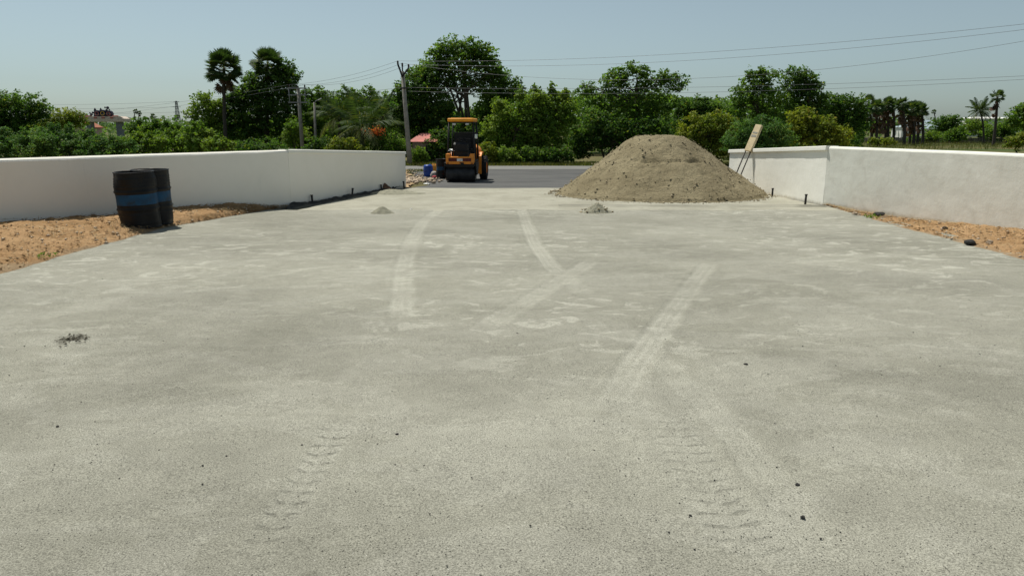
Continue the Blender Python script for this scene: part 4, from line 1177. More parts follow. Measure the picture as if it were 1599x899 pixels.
# ------------------------------------------------------------------ far buildings
def lattice_tower():
    d = 300.0; b_ = ground_at(283, d); H = AT(283, 158, d).z - b_.z
    root = empty("pylon", b_); tag(root, "far steel lattice pylon above the left trees", "pylon")
    m = MB(); w0, w1 = 2.2, 0.5
    lv = [i / 7 for i in range(8)]
    def c(s, i): w = w0 + (w1 - w0) * s; return Vector(((-1, 1, 1, -1)[i] * w / 2, (-1, -1, 1, 1)[i] * w / 2, s * H))
    for i in range(4): m.tube([c(0, i), c(1, i)], 0.09, 4)
    for a, b2 in zip(lv[:-1], lv[1:]):
        for i in range(4):
            j = (i + 1) % 4
            m.tube([c(a, i), c(b2, j)], 0.05, 4); m.tube([c(a, j), c(b2, i)], 0.05, 4); m.tube([c(b2, i), c(b2, j)], 0.05, 4)
    m.build("lattice", MAT["tower"], root)
    for s, w in ((0.98, 2.4), (0.82, 3.2), (0.66, 3.2)): MB().box((0, 0, H * s), (w, 0.15, 0.15)).build("cross_arm", MAT["tower"], root)
    for k, (s, y2) in enumerate(((0.98, 159), (0.82, 163), (0.66, 170))):
        wire(["topmost", "middle", "lowest"][k] + " wire running left from the far pylon", b_ + Vector((-1.4, 0, H * s)), AT(-80, y2, 330), 1.2, 0.035)
lattice_tower()

def gateway_arch():
    d = 92.0; k = 1 / ppm(d); b_ = ground_at(169, d)
    root = empty("gateway_arch", b_); tag(root, "far painted gateway arch with round dark emblems above the left bushes", "gateway")
    def zz(y): return AT(169, y, d).z - b_.z
    for px in (146.5, 192.5):
        MB().box(((px - 169) * k, 0, zz(190.5) / 2 - 0.3), (7.5 * k, 0.8, zz(190.5) + 0.6), 0.03).build("pillar", MAT["arch_grey"], root)
    m = MB(); m.box((0, 0, zz(188)), (74 * k, 1.6, 5 * k), 0.05); m.build("slab", MAT["arch_pink"], root)
    m = MB(); m.prism([(-36 * k, zz(185.4)), (36 * k, zz(185.4)), (30 * k, zz(182)), (-30 * k, zz(182))], -0.7, 0.7, 'Y'); m.build("sloping_eave", MAT["arch_pink"], root)
    for px in (147, 161, 173, 186): MB().box(((px - 169) * k, -0.78, zz(184.2)), (4.5 * k, 0.12, 2.4 * k), 0.02).build("red_panel", MAT["arch_red"], root)
    for i, (px, py, r) in enumerate(((160.5, 177.5, 5.2), (169.3, 177.3, 5.6), (178.5, 178, 5.2))):
        o = MB().lathe([(0.01, -0.25), (r * k * 0.98, -0.25), (r * k, -0.2), (r * k, 0.2), (0.01, 0.25)], 24, 'Y', False, ((px - 169) * k, 0, zz(py))).build("emblem_disc", MAT["arch_dark"], root)
        MB().lathe([(r * k * 0.42, -0.30), (r * k * 0.58, -0.30), (r * k * 0.58, -0.26)], 20, 'Y', False, ((px - 169) * k, 0, zz(py))).build("ring", MAT["arch_yellow"] if i == 1 else MAT["arch_red"], o)
        MB().box(((px - 169) * k, 0, zz(184 - 2.5)), (r * 1.7 * k, 0.3, 5 * k), 0.02).build("plinth", MAT["arch_dark"], root)
    for (px, py, r) in ((174.5, 172.0, 1.7), (176.5, 168.5, 2.3), (172.5, 168.0, 1.3), (178.8, 171.5, 1.2), (150.0, 179.0, 2.2), (152.5, 176.0, 1.6), (148.0, 176.5, 1.2), (155.0, 180.5, 1.8)):
        MB().lathe([(0.01, -r * k), (r * k * 0.7, -r * k * 0.7), (r * k, 0), (r * k * 0.7, r * k * 0.7), (0.01, r * k)], 10, c=((px - 169) * k, 0, zz(py))).build("finial_knob", MAT["arch_dark"], root)
    for px in (156.5, 165.5): MB().lathe([(0.16, 0), (0.14, 0.2), (0.02, 0.42)], 8, c=((px - 169) * k, 0, zz(174))).build("spire", MAT["arch_dark"], root)
    for px, s in ((145.5, 1), (187, 1)): MB().box(((px - 169) * k, 0, zz(182)), (7 * k, 0.5, 3 * k), 0.05).build("red_block", MAT["arch_red"], root)
    MB().lathe([(0.01, -0.2), (0.2, -0.1), (0.2, 0.1), (0.01, 0.2)], 10, c=((141.5 - 169) * k, 0, zz(181))).build("knob", MAT["arch_dark"], root)
gateway_arch()

def house(name, label, pxc, d, w, dep, hw, hr, m_wall, m_roof, gable=False, rz=0.0, eave=0.25):
    b_ = ground_at(pxc, d); root = empty(name, b_, rz); tag(root, label, "building")
    MB().box((0, 0, hw / 2 - 0.2), (w, dep, hw + 0.4), 0.02).build("wall", m_wall, root)
    m = MB(); e = eave
    if gable:
        m.prism([(-w / 2 - e, hw - 0.02), (0, hw + hr), (w / 2 + e, hw - 0.02), (w / 2 + e, hw + 0.10), (0, hw + hr + 0.13), (-w / 2 - e, hw + 0.10)], -dep / 2 - e, dep / 2 + e, 'Y')
    else:
        A = [m.bm.verts.new((x, y, hw)) for x, y in ((-w / 2 - e, -dep / 2 - e), (w / 2 + e, -dep / 2 - e), (w / 2 + e, dep / 2 + e), (-w / 2 - e, dep / 2 + e))]
        B = [m.bm.verts.new((x, 0, hw + hr)) for x in (-w * 0.18, w * 0.18)]
        m.bm.faces.new((A[0], A[1], B[1], B[0])); m.bm.faces.new((A[2], A[3], B[0], B[1])); m.bm.faces.new((A[1], A[2], B[1])); m.bm.faces.new((A[3], A[0], B[0])); m.bm.faces.new(A)
    m.build("roof", m_roof, root)
    MB().box((w * 0.22, -dep / 2 - 0.01, hw * 0.42), (min(0.9, w * 0.25), 0.06, hw * 0.84)).build("door", MAT["dark_gap"], root)
    MB().box((-w * 0.22, -dep / 2 - 0.01, hw * 0.6), (min(0.9, w * 0.2), 0.06, hw * 0.35)).build("window", MAT["dark_gap"], root)
    return root
hd = 50.5
house("hut", "small hut with a pink hipped roof glimpsed left of the roller", 664, hd, 1.5, 1.6, AT(664, 221, hd).z - zg(hd), 0.55, MAT["house_wall"], MAT["pink_roof"])
hd = 118.0
house("house", "house with red tiled gable roof half hidden beside the gateway arch", 124, hd, 6.0, 6, AT(130, 200, hd).z - zg(hd), 1.9, MAT["house_wall"], MAT["red_roof"], True, 0.3)
hd = 175.0
house("shed", "grey roofed shed behind the palmyra palm cluster", 1437, hd, 5.5, 9, AT(1440, 201, hd).z - zg(hd), 2.0, MAT["white_wall"], MAT["shed_roof"], False, 0.0, 0.5)
house("shed", "small white walled shed between the palmyra trunks", 1408, 150, 3.2, 4, AT(1400, 199, 150).z - zg(150), 0.5, MAT["white_wall"], MAT["shed_roof"], False, 0.0, 0.2)
hd = 205.0
house("long_building", "long low white building behind the coconut palm at right", 1530, hd, 14.5, 8, AT(1540, 185.5, hd).z - zg(hd), 0.5, MAT["white_wall"], MAT["white_wall"], False, 0.0, 0.2)
def field_wall():
    d = 118.0; a = ground_at(1328, d + 2); b_ = ground_at(1640, d - 6)
    root = empty("field_wall", a); tag(root, "low grey stone field wall beyond the palmyra palms", "wall")
    n = 90; dv = b_ - a; rs = random.Random(4)
    m = MB()
    for i in range(n):
        p = dv * ((i + 0.5) / n); h = 0.85 + 0.18 * (rs.random() - 0.5) - (0.35 if 0.28 < i / n < 0.36 else 0)
        m.box((p.x, p.y, h / 2 - 0.05), (dv.length / n * 0.99, 0.4 + 0.1 * rs.random(), h), 0)
    m.build("stone_course", MAT["field_wall"], root)
field_wall()

# ------------------------------------------------------------------ vegetation
def unit(v): return v / np.maximum(np.linalg.norm(v, axis=-1, keepdims=True), 1e-9)
def leaf_mesh(name, C, N, S, rs, width=0.30, mat=None, droop=0.0):
    """one rhombic, slightly folded leaf per centre"""
    n = len(C)
    N = unit(N + 0.55 * rs.randn(n, 3))
    U = unit(np.cross(N, rs.randn(n, 3)))
    U[:, 2] -= droop; U = unit(U)
    W = unit(np.cross(N, U))
    S = S[:, None]
    V = np.stack([C - U * S * 0.5, C + W * S * width - N * S * 0.06, C + U * S * 0.5 - N * S * 0.08, C - W * S * width - N * S * 0.06], 1)
    F = (np.arange(n) * 4)[:, None] + np.arange(4)[None]
    me = fast_mesh(name, V.reshape(-1, 3), F)
    if mat: me.materials.append(mat)
    return me

def plant(name, label, cat, d, lobes, mat, seed, leaf=0.19, dens=4.2, clump=0.30, trunk=None, width=0.30, stems=1, group=None, stretch=0.75, gap=0.0, droop=0.15, trunk_r=0.13, upright=False, wood="bark"):
    """lobes: (px, py, rx, ry[, dd]) ellipses of the crown as the photograph shows them, given real depth d (+dd)"""
    rs = np.random.RandomState(seed)
    k = 1 / ppm(d)
    tx = trunk if trunk is not None else sum(l[0] for l in lobes) / len(lobes)
    base = ground_at(tx, d)
    base = np.array([base.x, base.y, base.z - 0.05])
    Cs, Ns, Ss, cl = [], [], [], []
    for l in lobes:
        px, py, rx, ry = l[:4]; dd = l[4] if len(l) > 4 else 0.0
        c_ = AT(px, py, d + dd); c_ = np.array([c_.x, c_.y, c_.z]) - base
        a, b_ = rx * k, ry * k; dep = min(a, max(b_, 0.6 * a)) * 0.95
        cr = clump * min(1.25, max(0.45, math.sqrt(a * b_) ** 0.5 * 0.75))
        area = math.pi * a * b_
        nc = int(max(8, 7.5 * area / (math.pi * cr * cr) * (1 - gap)))
        dv = unit(rs.randn(nc, 3)); rad = (0.15 + 0.85 * rs.rand(nc) ** 0.5)
        # uneven outline
        lump = 1 + 0.20 * np.sin(dv[:, 0] * 5.1 + seed) * np.cos(dv[:, 2] * 4.3 + seed * 0.7) + 0.10 * rs.randn(nc)
        pos = c_ + dv * np.array([a, dep, b_]) * (rad * lump)[:, None] * 0.93
        rr = cr * (0.55 + 0.75 * rs.rand(nc))
        keep = pos[:, 2] > 0.1
        pos, rr = pos[keep], rr[keep]; cl.append((pos, rr))
        tot = 1.4 * dens * area / (width * leaf * leaf * 1.25) * (1 - gap * 0.5)
        w = rr ** 2; per = np.maximum(4, (tot * w / w.sum())).astype(int)
        idx = np.repeat(np.arange(len(pos)), per); n = len(idx)
        dl = unit(rs.randn(n, 3)); dl[:, 2] = np.where(dl[:, 2] < -0.3, dl[:, 2] * 0.5, dl[:, 2])
        q = pos[idx] + dl * (rr[idx] * (0.30 + 0.75 * rs.rand(n) ** 0.6))[:, None] * np.array([1, 1, stretch])
        Cs.append(q); Ns.append(dl * 0.5 + np.array([0, 0, 0.65])); Ss.append(leaf * (0.45 + 1.0 * rs.rand(n)))
    C = np.concatenate(Cs); N = np.concatenate(Ns); S = np.concatenate(Ss)
    ok = C[:, 2] > 0.0; C, N, S = C[ok], N[ok], S[ok]
    root = empty(name, tuple(base)); tag(root, label, cat, group)
    link("crown", leaf_mesh("crown", C, N, S, rs, width, mat, droop), None, root)
    # trunk and limbs reaching into the clumps
    pos = np.concatenate([p for p, r in cl])
    m = MB(); R = random.Random(seed)
    cz = pos[:, 2].mean(); top = pos[:, 2].max()
    for s in range(stems):
        off = Vector((R.uniform(-1, 1), R.uniform(-1, 1), 0)) * (0.25 * (stems > 1) * (1 + trunk_r * 3))
        j = R.randrange(len(pos)); tgt = Vector(pos.mean(0)) * 0.5 + Vector(pos[j]) * 0.5
        mid = Vector((off.x * 1.5, off.y * 1.5, cz * 0.45)) + Vector((tgt.x, tgt.y, 0)) * 0.25
        t0 = trunk_r / math.sqrt(stems) * 1.15
        up = Vector((tgt.x * 0.7, tgt.y * 0.7, min(cz * 1.05, top * 0.8)))
        m.tube([off + Vector((0, 0, -0.25)), off + Vector((0, 0, 0.15)), mid, up], [t0 * 1.35, t0, t0 * 0.8, t0 * 0.5], 7)
        nb = max(3, min(9, len(pos) // (8 * stems)))
        for b2 in range(nb):
            q = Vector(pos[R.randrange(len(pos))])
            f = R.uniform(0.35, 0.95); st = mid.lerp(up, f)
            bend = st.lerp(q, 0.5) + Vector((R.uniform(-.15, .15), R.uniform(-.15, .15), R.uniform(0, .25)))
            rr0 = t0 * (0.5 - 0.25 * f)
            m.tube([st, bend, q], [rr0, rr0 * 0.65, rr0 * 0.2], 5, False)
    m.build("trunk", MAT[wood], root)
    return root

def fan_mesh(name, seed, mat):
    """palmyra leaf: stalk plus a pleated fan with split tips; grows along +X from the origin"""
    rs = random.Random(seed); V = []; F = []
    V += [(0, -0.02, 0), (0, 0.02, 0), (0.62, 0.012, 0.03), (0.62, -0.012, 0.03)]; F.append((0, 1, 2, 3))
    n = 16
    for i in range(n):
        a0 = math.radians(-115 + 230 * i / n); a1 = math.radians(-115 + 230 * (i + 1) / n); am = (a0 + a1) / 2
        r = 0.60 * (0.80 + 0.2 * math.cos(am * 0.7)) * rs.uniform(0.9, 1.08)
        def P(a, rr, z): return (0.62 + math.cos(a) * rr, math.sin(a) * rr, 0.03 + z - 0.16 * rr * rr - 0.10 * abs(math.sin(a)) * rr)
        k = len(V)
        V += [(0.62, 0, 0.03), P(a0, r * 0.68, 0.0), P(am, r, 0.03), P(a1, r * 0.68, 0.0)]
        F.append((k, k + 1, k + 2, k + 3))
    me = bpy.data.meshes.new(name); me.from_pydata(V, [], F); me.materials.append(mat)
    return me
FAN = [fan_mesh("fan_leaf", i, MAT["lf_palm"]) for i in range(3)]
FAND = [fan_mesh("dry_fan_leaf", 10 + i, MAT["lf_dry"]) for i in range(2)]

def palm_trunk(root, H, r0, r1, lean, mat, n=14):
    m = MB(); pts = []; rad = []
    for i in range(n + 1):
        s = i / n; pts.append((lean[0] * s * s, lean[1] * s * s, -0.2 + (H + 0.2) * s)); rad.append((r0 + (r1 - r0) * s) * (1.05 if i % 2 else 0.95) * (1.25 if i == 0 else 1))
    m.tube(pts, rad, 9); m.build("trunk", mat, root)

def fan_matrix(az, el, roll, sc, org):
    return Matrix.Translation(org) @ Matrix.Rotation(az, 4, 'Z') @ Matrix.Rotation(-el, 4, 'Y') @ Matrix.Rotation(roll, 4, 'X') @ Matrix.Scale(sc, 4)

def palmyra(label, px, ytop, d, wpx, seed, dry=6, nf=30, near=False, group="palmyra palms", pxb=None, skirt=0.5, r=0.13):
    rs = random.Random(seed); b_ = ground_at(pxb if pxb else px, d); t = AT(px, ytop, d)
    root = empty("palmyra_palm", b_); tag(root, label, "palm", group)
    R = wpx / 2 / ppm(d); H = t.z - b_.z - R * 0.80
    lean = (t.x - b_.x, 0)
    palm_trunk(root, H, r * 1.25, r * 0.85, lean, MAT["palm_bark"])
    org = Vector((lean[0], 0, H - 0.05))
    mats = []
    for i in range(nf):
        az = i * 2.399 + rs.uniform(-.3, .3); el = math.radians(82 - 128 * ((i + 0.5) / nf) ** 0.85 + rs.uniform(-10, 10))
        mats.append((FAN[i % 3], fan_matrix(az, el, rs.uniform(-.7, .7), R / 1.2 * rs.uniform(0.85, 1.08), org)))
    dm = []
    for i in range(dry):
        az = i * 2.399 + rs.uniform(-.4, .4); el = math.radians(rs.uniform(-85, -45))
        dm.append((FAND[i % 2], fan_matrix(az, el, rs.uniform(-.8, .8), R / 1.2 * rs.uniform(0.7, 0.95), org + Vector((0, 0, -rs.random() * skirt * R)))))
    if near:
        for me, M_ in mats: o = link("fan_leaf", me, None, root); o.matrix_local = M_
        for me, M_ in dm: o = link("dry_fan_leaf", me, None, root); o.matrix_local = M_
    else:
        for nm, lst, mt in (("crown", mats, MAT["lf_palm"]), ("dry_skirt", dm, MAT["lf_dry"])):
            if not lst: continue
            V = []; F = []
            for me, M_ in lst:
                k = len(V); V += [tuple(M_ @ v.co) for v in me.vertices]; F += [tuple(k + i for i in p.vertices) for p in me.polygons]
            me = bpy.data.meshes.new(nm); me.from_pydata(V, [], F); link(nm, me, mt, root)
    return root

def frond_mesh(name, L, droop, seed, mat, lw=0.30, n=30):
    """coconut frond: arching midrib with two rows of hanging leaflets, along +X"""
    rs = random.Random(seed); V = []; F = []
    def mid(s): return Vector((L * (s - 0.10 * droop * s * s * s), 0, L * (0.16 * s - (0.16 + 0.42 * droop) * s * s)))
    for i in range(12):
        a, b_ = mid(i / 12), mid((i + 1) / 12); w0, w1 = 0.035 * (1 - i / 12) + 0.006, 0.035 * (1 - (i + 1) / 12) + 0.006
        k = len(V); V += [tuple(a + Vector((0, -w0, 0))), tuple(a + Vector((0, w0, 0))), tuple(b_ + Vector((0, w1, 0))), tuple(b_ + Vector((0, -w1, 0)))]; F.append((k, k + 1, k + 2, k + 3))
    for i in range(n):
        s = 0.12 + 0.88 * i / (n - 1); p = mid(s); t = (mid(min(1, s + .02)) - mid(s - .02)).normalized()
        ll = L * lw * (0.35 + 0.65 * math.sin(math.pi * min(1, 0.12 + s * 0.85))) * rs.uniform(0.85, 1.1)
        for sd in (-1, 1):
            dr = (Vector((0.45 * t.x, sd * 0.85, 0.45 * t.z - 0.30 - 0.35 * rs.random()))).normalized()
            tip = p + dr * ll + Vector((0, 0, -0.18 * ll)); md = p + dr * ll * 0.5
            w = t * 0.030 * (1 + L * 0.12)
            k = len(V); V += [tuple(p - w * 0.5), tuple(md - w), tuple(tip), tuple(md + w)]; F.append((k, k + 1, k + 2, k + 3))
    me = bpy.data.meshes.new(name); me.from_pydata(V, [], F); me.materials.append(mat)
    return me

def coconut(label, px, py, d, seed, L=2.4, nf=18, pxb=None, group="coconut palms", pale=4, near=True):
    rs = random.Random(seed); b_ = ground_at(pxb if pxb else px, d); t = AT(px, py, d)
    root = empty("coconut_palm", b_); tag(root, label, "palm", group)
    H = t.z - b_.z; lean = (t.x - b_.x, 0)
    palm_trunk(root, H, 0.16, 0.10, lean, MAT["palm_bark"])
    org = Vector((lean[0], 0, H - 0.05))
    A = [frond_mesh("frond", L, dr, seed + i, MAT["lf_palm"]) for i, dr in enumerate((0.35, 0.7, 1.1))]
    B = [frond_mesh("frond", L, 1.3, seed + 9, MAT["lf_palm_pale"])]
    for i in range(nf):
        s = (i + 0.5) / nf; az = i * 2.399 + rs.uniform(-.2, .2); el = math.radians(75 - 95 * s + rs.uniform(-8, 8))
        me = A[0] if s < 0.35 else A[1] if s < 0.7 else A[2]
        if i >= nf - pale: me = B[0]
        o = link("frond", me, None, root); o.matrix_local = fan_matrix(az, el, rs.uniform(-.35, .35), rs.uniform(0.85, 1.1), org)
    return root

# --- left part
plant("dark_tree", "dark leafy tree at the far left edge behind the wall", "tree", 60, [(8, 178, 48, 36), (40, 172, 38, 28), (-20, 165, 35, 30), (66, 172, 14, 16), (20, 210, 60, 25)], MAT["lf_dark"], 301, trunk=15, dens=4.5)
plant("bush", "yellow green bushy tree between the far left tree and the gateway arch", "tree", 66, [(95, 190, 30, 20), (118, 186, 17, 18), (80, 200, 25, 16), (62, 205, 30, 14)], MAT["lf_yellow"], 302, leaf=0.18)
for i, (px, py, rx, ry, d, mt, lb) in enumerate((
        (20, 232, 75, 26, 42, "lf_blue", "feathery green shrub over the wall at the far left"),
        (95, 226, 60, 28, 44, "lf_blue", "feathery green shrub over the wall below the yellow green tree"),
        (165, 236, 50, 22, 43, "lf_blue", "feathery green shrub over the wall below the gateway arch"),
        (222, 232, 45, 22, 45, "lf_bright", "bright green shrub over the wall right of the gateway arch"),
        (268, 228, 34, 22, 47, "lf_bright", "bright green shrub over the wall below the pylon"),
        (250, 208, 36, 18, 62, "lf_broad", "mid green bush beyond the wall below the pylon"),
        (222, 207, 28, 16, 66, "lf_dark", "dark bush beyond the wall right of the gateway arch"),
        (308, 222, 28, 26, 46, "lf_bright", "light green shrub over the wall left of the tall palmyra"),
        (342, 232, 28, 16, 42, "lf_bright", "pale flowering shrub over the wall below the tall palmyra"))):
    plant("shrub", lb, "shrub", d, [(px, py, rx, ry), (px - rx * 0.4, py - ry * 0.45, rx * 0.45, ry * 0.6), (px + rx * 0.45, py - ry * 0.3, rx * 0.4, ry * 0.6), (px - rx * 0.15, py - ry * 0.95, rx * 0.16, ry * 0.35), (px + rx * 0.25, py - ry * 0.8, rx * 0.12, ry * 0.45), (px + rx * 0.75, py - ry * 0.5, rx * 0.18, ry * 0.4)], MAT[mt], 310 + i, leaf=0.14 if mt == "lf_blue" else 0.16, width=0.2 if mt == "lf_blue" else 0.3, dens=5.0, stems=3, trunk_r=0.05, group="shrubs behind the left wall")
plant("small_tree", "yellowish light green tree left of the tall palmyra", "tree", 57, [(318, 162, 18, 24), (305, 178, 16, 18), (332, 180, 20, 30), (342, 172, 12, 26), (322, 210, 26, 22)], MAT["lf_bright"], 321, trunk=320, dens=3.6)
palmyra("tall dark palmyra palm with round crown rising alone at left", 347.5, 80, 56, 64, 331, 5, 52, True, pxb=354)
palmyra("palmyra palm crown poking out of the big dark tree at left", 416, 76, 58, 60, 332, 2, 40, True, pxb=420)
plant("big_tree", "big dark green tree behind the cross arm pole", "tree", 58, [(420, 140, 44, 40), (450, 125, 22, 26), (442, 108, 20, 18), (395, 140, 25, 30), (375, 155, 20, 25), (362, 172, 18, 36), (430, 185, 60, 40), (380, 200, 45, 40), (465, 160, 16, 20)], MAT["lf_dark"], 333, trunk=420, dens=4.5, stems=2, trunk_r=0.2)
plant("tree", "dark bushy tree between the two thin poles", "tree", 60, [(490, 155, 24, 22), (508, 165, 22, 22), (485, 190, 30, 35), (480, 220, 35, 20)], MAT["lf_broad"], 334, trunk=490)
plant("shrub", "bright compound leaved shrub at the foot of the cross arm pole", "shrub", 54.5, [(458, 195, 16, 14), (470, 210, 20, 14), (450, 215, 15, 14)], MAT["lf_bright"], 335, leaf=0.15, stems=3, trunk_r=0.06, dens=2.5)
plant("tree", "loose leafed tree rising behind the coconut palms", "tree", 62, [(545, 150, 22, 16), (578, 148, 16, 14), (520, 165, 18, 18), (560, 165, 40, 20), (605, 165, 16, 22), (560, 205, 60, 35)], MAT["lf_broad"], 336, trunk=560, dens=4, stems=2)
coconut("coconut palm with dark arching fronds right of the lamp pole", 530, 182, 53, 341, 2.3, 18, None, pale=3)
coconut("coconut palm with long pale drooping fronds behind the left wing", 566, 198, 50, 342, 2.7, 16, None, pale=6)
coconut("coconut palm with upright fronds just left of the forked pole", 598, 182, 53, 343, 2.2, 16, None, pale=2)
plant("flowering_shrub", "shrub with orange blossoms below the coconut fronds", "shrub", 49, [(586, 212, 14, 10), (597, 222, 16, 12)], MAT["lf_broad"], 344, leaf=0.15, stems=3, trunk_r=0.05)
rs = np.random.RandomState(5); c_ = AT(587, 206, 48.6); n = 150
fo = [o for o in bpy.data.objects if o.name.startswith("flowering_shrub")][0]
Cc = np.array([c_.x, c_.y, c_.z]) - np.array(fo.location) + rs.randn(n, 3) * np.array([0.28, 0.2, 0.16])
link("blossom", leaf_mesh("blossom", Cc, rs.randn(n, 3) + np.array([0, -0.5, 0.6]), 0.10 + 0.08 * rs.rand(n), rs, 0.4, MAT["flower"]), None, fo)
# --- centre
plant("tall_tree", "tallest tree with airy crown and several bare stems behind the roller", "tree", 54, [(705, 76, 28, 20), (735, 76, 28, 20), (757, 88, 22, 22), (685, 92, 26, 24), (765, 110, 24, 24), (725, 100, 50, 28), (668, 112, 26, 22), (778, 122, 16, 22), (655, 128, 22, 20), (695, 128, 26, 16), (745, 130, 30, 18), (690, 150, 16, 12), (765, 150, 16, 12), (702, 168, 12, 14), (750, 172, 14, 14)], MAT["lf_broad"], 351, trunk=722, dens=3.7, stems=6, trunk_r=0.26, gap=0.05, clump=0.30)
plant("tree", "dark dense tree between the forked pole and the tallest tree", "tree", 53, [(650, 140, 34, 34), (668, 125, 22, 26), (630, 150, 20, 24), (660, 185, 46, 38), (640, 175, 34, 34), (688, 175, 18, 36), (700, 205, 26, 34), (670, 215, 30, 20)], MAT["lf_dark"], 352, trunk=660, dens=4.6, trunk_r=0.2)
plant("tree", "dark tree right of the tallest tree's stems", "tree", 55, [(790, 135, 24, 22), (770, 150, 20, 26), (808, 145, 14, 18), (775, 180, 32, 34), (748, 195, 22, 28), (765, 215, 30, 26)], MAT["lf_dark"], 353, trunk=775, dens=4.4, trunk_r=0.18)
plant("tree", "bright green tree right of the roller canopy", "tree", 50, [(790, 185, 28, 26), (822, 172, 20, 20), (812, 148, 9, 13), (838, 152, 12, 14), (778, 165, 12, 14), (770, 208, 26, 25), (812, 215, 44, 30), (848, 195, 20, 24)], MAT["lf_bright"], 354, trunk=805, dens=4.2, stems=2)
plant("tree", "bright yellowish green tree with upright twigs left of the heap", "tree", 50.5, [(845, 158, 22, 16), (870, 152, 14, 12), (862, 140, 8, 10), (884, 150, 8, 13), (836, 142, 8, 11), (855, 182, 38, 26), (884, 176, 20, 28), (845, 215, 52, 34)], MAT["lf_bright"], 355, trunk=850, dens=4.2, stems=2)
plant("tree", "broad neem like tree with tufted top above the heap", "tree", 53, [(986, 108, 14, 14), (1003, 112, 10, 14), (968, 120, 16, 14), (960, 130, 26, 22), (1010, 128, 20, 20), (1052, 130, 26, 16), (1035, 120, 10, 14), (915, 140, 16, 14), (935, 165, 32, 30), (985, 165, 46, 34), (1030, 165, 32, 30)], MAT["lf_broad"], 356, trunk=985, dens=3.6, stems=2, trunk_r=0.24, gap=0.1, clump=0.28)
plant("tree", "dark undergrowth tree behind the left slope of the heap", "tree", 51.5, [(930, 205, 40, 36), (975, 210, 40, 32), (905, 225, 30, 28), (1020, 205, 30, 30)], MAT["lf_dark"], 357, trunk=950, dens=4.5, stems=3)
plant("tree", "dark round topped tree behind the heap's right slope", "tree", 60, [(1095, 165, 28, 16), (1070, 170, 24, 16), (1085, 190, 44, 26), (1120, 172, 12, 12)], MAT["lf_dark"], 358, trunk=1090, dens=4.6)
plant("bush", "large yellow green bush right behind the heap", "bush", 46, [(1105, 195, 38, 24), (1080, 210, 30, 26), (1130, 205, 24, 30), (1110, 235, 45, 26)], MAT["lf_yellow"], 359, leaf=0.16, stems=3, trunk_r=0.1, dens=4.2)
# --- right
plant("tree", "tall feathery tree behind the right wing wall", "tree", 56, [(1172, 118, 10, 12), (1188, 114, 9, 12), (1180, 130, 26, 16), (1200, 118, 18, 14), (1160, 150, 24, 20), (1195, 155, 40, 30), (1150, 175, 20, 22), (1190, 195, 50, 25)], MAT["lf_broad"], 361, trunk=1190, dens=3.2, gap=0.15, stems=2)
plant("tree", "dense rounded tree top right of the tall feathery tree", "tree", 57, [(1242, 120, 28, 18), (1265, 130, 22, 20), (1240, 150, 40, 26), (1280, 155, 20, 24), (1255, 190, 50, 30)], MAT["lf_dark"], 362, trunk=1250, dens=4.2, stems=2)
plant("tree", "broad dark tree left of the palmyra palm cluster", "tree", 62, [(1325, 165, 28, 20), (1300, 165, 25, 20), (1345, 180, 18, 20), (1310, 195, 50, 28)], MAT["lf_dark"], 363, trunk=1318, dens=4.4)
plant("shrub", "feathery blue green bush behind the leaning board", "shrub", 40, [(1185, 205, 45, 22), (1160, 222, 40, 20), (1215, 212, 30, 20), (1190, 228, 60, 18)], MAT["lf_blue"], 364, leaf=0.13, width=0.2, stems=4, trunk_r=0.08, dens=4.2)
plant("bush", "yellow green broad leaved bush above the right wall corner", "bush", 42, [(1255, 185, 28, 20), (1280, 200, 36, 22), (1240, 210, 30, 20), (1310, 212, 24, 18), (1270, 225, 65, 16)], MAT["lf_yellow"], 365, leaf=0.17, stems=4, trunk_r=0.08, dens=4.0)
for i, (px, yt, d, w, dry, lb) in enumerate((
        (1357, 150, 104, 24, 4, "leftmost palmyra palm of the right cluster with a clean thin trunk"),
        (1370, 157, 100, 26, 16, "palmyra palm with brown skirt, second in the right cluster"),
        (1378, 160, 108, 24, 14, "short palmyra palm in front of the cluster's left half"),
        (1387, 153, 102, 26, 14, "palmyra palm with broad flat crown in the right cluster"),
        (1396, 154, 106, 22, 12, "slim palmyra palm at the middle of the right cluster"),
        (1410, 153, 100, 23, 18, "palmyra palm heavy with reddish dead leaves in the right cluster"),
        (1417, 160, 109, 22, 14, "palmyra palm half hidden behind the reddish one"),
        (1427, 158, 101, 27, 10, "palmyra palm with the fullest crown in the right cluster"),
        (1434, 159, 107, 26, 10, "palmyra palm leaning on the fullest crown in the cluster"),
        (1440, 163, 104, 22, 8, "rightmost palmyra palm of the right cluster"))):
    palmyra(lb, px, yt - 1, d, w * 1.2, 370 + i, dry + 4, 30, False, "palmyra palm cluster at right", px + random.Random(i).uniform(-5, 3), 2.0, 0.17)
palmyra("lone palmyra palm at far right with reddish dead leaves", 1559, 140, 98, 27, 385, 14, 24, False, "palmyra palms", 1549, 1.6, 0.16)
palmyra("tiny far palmyra palm right of the cluster", 1458.5, 171, 190, 9, 386, 0, 22)
palmyra("left one of two tiny palmyra palms on the left skyline", 211, 170, 200, 9.5, 387, 0, 22)
palmyra("right one of two tiny palmyra palms on the left skyline", 217.5, 173, 200, 8.5, 388, 3, 22)
palmyra("tiny far palmyra palm between the skyline pair and the pylon", 238.5, 177, 190, 11, 389, 2, 24)
palmyra("tiny far palmyra palm at the pylon's foot", 277, 179, 190, 9, 390, 2, 22)
coconut("coconut palm rising over the far white building at right", 1530, 172, 108, 391, 2.1, 22, 1533, pale=3)
